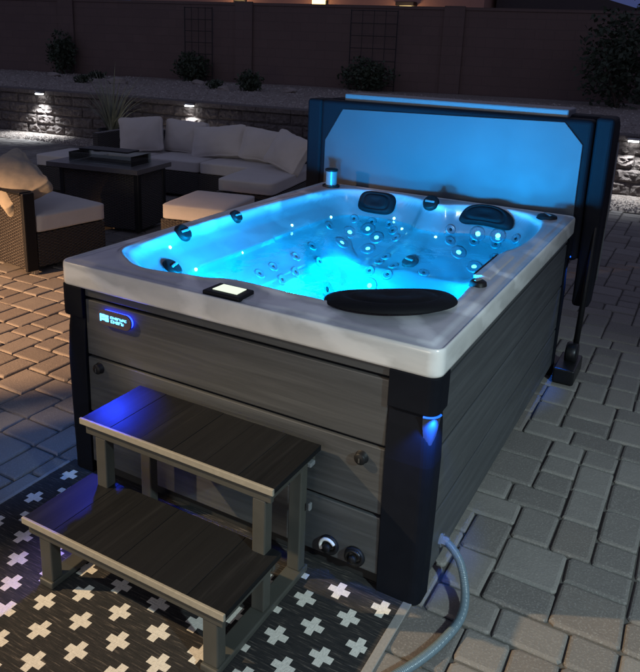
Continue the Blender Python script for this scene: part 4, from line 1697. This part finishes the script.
def sofa_set():
    # modules of the sectional
    def module(loc, rz, w, d, label, seat_h=0.42, back=True, side_back=None, group='sectional sofa modules', cat='sofa', name='sofa_module'):
        root = thing(name, loc, label, cat, group, rz=R(rz))
        obj('base', bx(-w / 2, w / 2, 0, d, 0.04, seat_h - 0.125), M['wicker'], root, bevel=0.006)
        for sx in (-w / 2 + 0.005, w / 2 - 0.05):
            for sy in (0.005, d - 0.05):
                obj('foot', bx(sx, sx + 0.045, sy, sy + 0.045, 0.0, 0.039), M['black'], root)
        dd = d - (0.10 if back else 0)
        if back:
            obj('backrest', bx(-w / 2, w / 2, d - 0.09, d, seat_h - 0.12, 0.64), M['wicker'], root, bevel=0.01)
        if side_back:
            s = side_back
            xa = w / 2 - 0.08 if s > 0 else -w / 2
            obj('side_panel', bx(xa, xa + 0.08, 0.01, d - 0.095, seat_h - 0.12, 0.64), M['wicker'], root, bevel=0.01)
        bm = cushion(bmesh.new(), w - 0.008, dd - 0.004, 0.128, 0.14, 0.05, 12, Matrix.Translation((0, dd / 2, seat_h - 0.06)), 0.003, loc[0])
        obj('seat_cushion', bm, M['fabric'], root, smooth=True)
        return root
    G = 'sectional sofa modules'
    module((-3.86, 4.28, 0), 8, 0.70, 0.85, 'left corner module of the grey cushioned wicker sofa', group=G, side_back=-1)
    module((-3.165, 4.375, 0), 8, 0.70, 0.80, 'middle module of the grey cushioned wicker sofa', group=G)
    module((-2.47, 4.47, 0), 8, 0.70, 0.80, 'module of the grey wicker sofa left of its right corner', group=G)
    module((-1.80, 3.83, 0), 10, 0.60, 1.45, 'right corner chaise module of the grey wicker sofa', group=G, side_back=None)
    module((-1.47, 2.64, 0), 12, 0.58, 0.66, 'low wicker ottoman with grey pad between tub and sofa', group=None, back=False, cat='ottoman', name='ottoman')
    module((-4.22, 3.72, 0), 8, 0.62, 0.62, 'wicker end seat of the sofa just behind the fire table, without a back', group=G, back=False)

    def pillow(x, y, z, rz, tilt, roll, w, h, lab, seed):
        root = thing('back_cushion', (x, y, z), lab, 'cushion', 'loose grey sofa back cushions')
        mt = Matrix.Rotation(R(rz), 4, 'Z') @ Matrix.Rotation(R(90 - tilt), 4, 'X') @ Matrix.Rotation(R(roll), 4, 'Z')
        bm = cushion(bmesh.new(), w, h, 0.15, 0.26, 0.75, 20, Matrix.Translation((0, 0, h * 0.46)) @ mt, 0.011, seed, 0.07)
        obj('cover', bm, M['fabric'], root, smooth=True)
    pillow(-3.80, 4.62, 0.42, 34, 20, 5, 0.52, 0.43, 'leftmost sofa cushion, turned at the corner', 1)
    pillow(-3.40, 4.93, 0.42, 8, 14, -2, 0.56, 0.40, 'upright sofa cushion second from the left, partly behind its neighbour', 2)
    pillow(-2.86, 4.88, 0.42, 10, 26, 7, 0.68, 0.385, 'tilted middle sofa cushion overlapping the one on its left', 3)
    pillow(-2.24, 4.93, 0.42, 8, 24, -5, 0.66, 0.385, 'slumped sofa cushion between the middle one and the right corner', 4)
    pillow(-1.80, 4.66, 0.42, -14, 30, -12, 0.54, 0.41, 'crumpled rightmost sofa cushion leaning at the corner by the cover', 5)


sofa_set()

# ------------------------------------------------------------------ unseen slabs added to shape the porch and coach lamps' shadows


def coach_lamp_blocker():
    # added upright slab, cuts off the coach lamp's light on its right
    a = Vector((-3.10, -2.58, 0))
    d = Vector((0.78, -0.625, 0))
    n = Vector((0.625, 0.78, 0)) * -0.06
    bm = bmesh.new()
    prism(bm, [(q.x, q.y) for q in (a, a + d * 1.6, a + d * 1.6 + n, a + n)], 0.0, 2.5)
    # added board ahead of the lamp, keeps its light off the sofa
    c_ = Vector((-3.6, -3.2, 0)) + Vector((0.35, 0.937, 0)) * 0.6
    e = Vector((0.937, -0.35, 0))
    b2 = Vector((0.35, 0.937, 0)) * 0.04
    prism(bm, [(q.x, q.y) for q in (c_ - e, c_ + e * 0.16, c_ + e * 0.16 + b2, c_ - e + b2)], 1.838, 2.45)
    tag(obj('coach_lamp_blocker', bm, M['stucco']), None, None, kind='structure')


coach_lamp_blocker()


def porch_lamp_blocker():
    d = Vector((0.51, 0.86)).normalized()
    n = Vector((0.86, -0.51)).normalized()
    h = 2.7
    k = h / PA.z
    bm = bmesh.new()
    for n0, n1 in ((-0.83, -0.56), (-0.46, 0.46)):  # added slabs, laid out backward from their shadow bands on the paving
        a = []
        for s in (-6.0, 2.2):
            for nn in (n0, n1):
                g = d * s + n * nn
                g3 = Vector((g.x, g.y, 0))
                a.append(g3 + (PA - g3) * k)
        q = [a[0], a[1], a[3], a[2]]
        lo = [bm.verts.new(p) for p in q]
        hi = [bm.verts.new(p + Vector((0, 0, 0.02))) for p in q]
        bm.faces.new(lo[::-1])
        bm.faces.new(hi)
        for i in range(4):
            bm.faces.new((lo[i], lo[(i + 1) % 4], hi[(i + 1) % 4], hi[i]))
    # added slab that keeps the porch light below the rim of the tub
    a = [Vector((x, y, 0)) for x, y in ((0.95, 0.47), (5.0, 0.62), (6.0, 5.0), (0.6, 4.2))]
    a = [g3 + (PA - g3) * k for g3 in a]
    lo = [bm.verts.new(p + Vector((0, 0, 0.03))) for p in a]
    hi = [bm.verts.new(p + Vector((0, 0, 0.05))) for p in a]
    bm.faces.new(lo[::-1])
    bm.faces.new(hi)
    for i in range(4):
        bm.faces.new((lo[i], lo[(i + 1) % 4], hi[(i + 1) % 4], hi[i]))
    tag(obj('porch_lamp_blocker', bm, M['roof']), None, None, kind='structure')


porch_lamp_blocker()
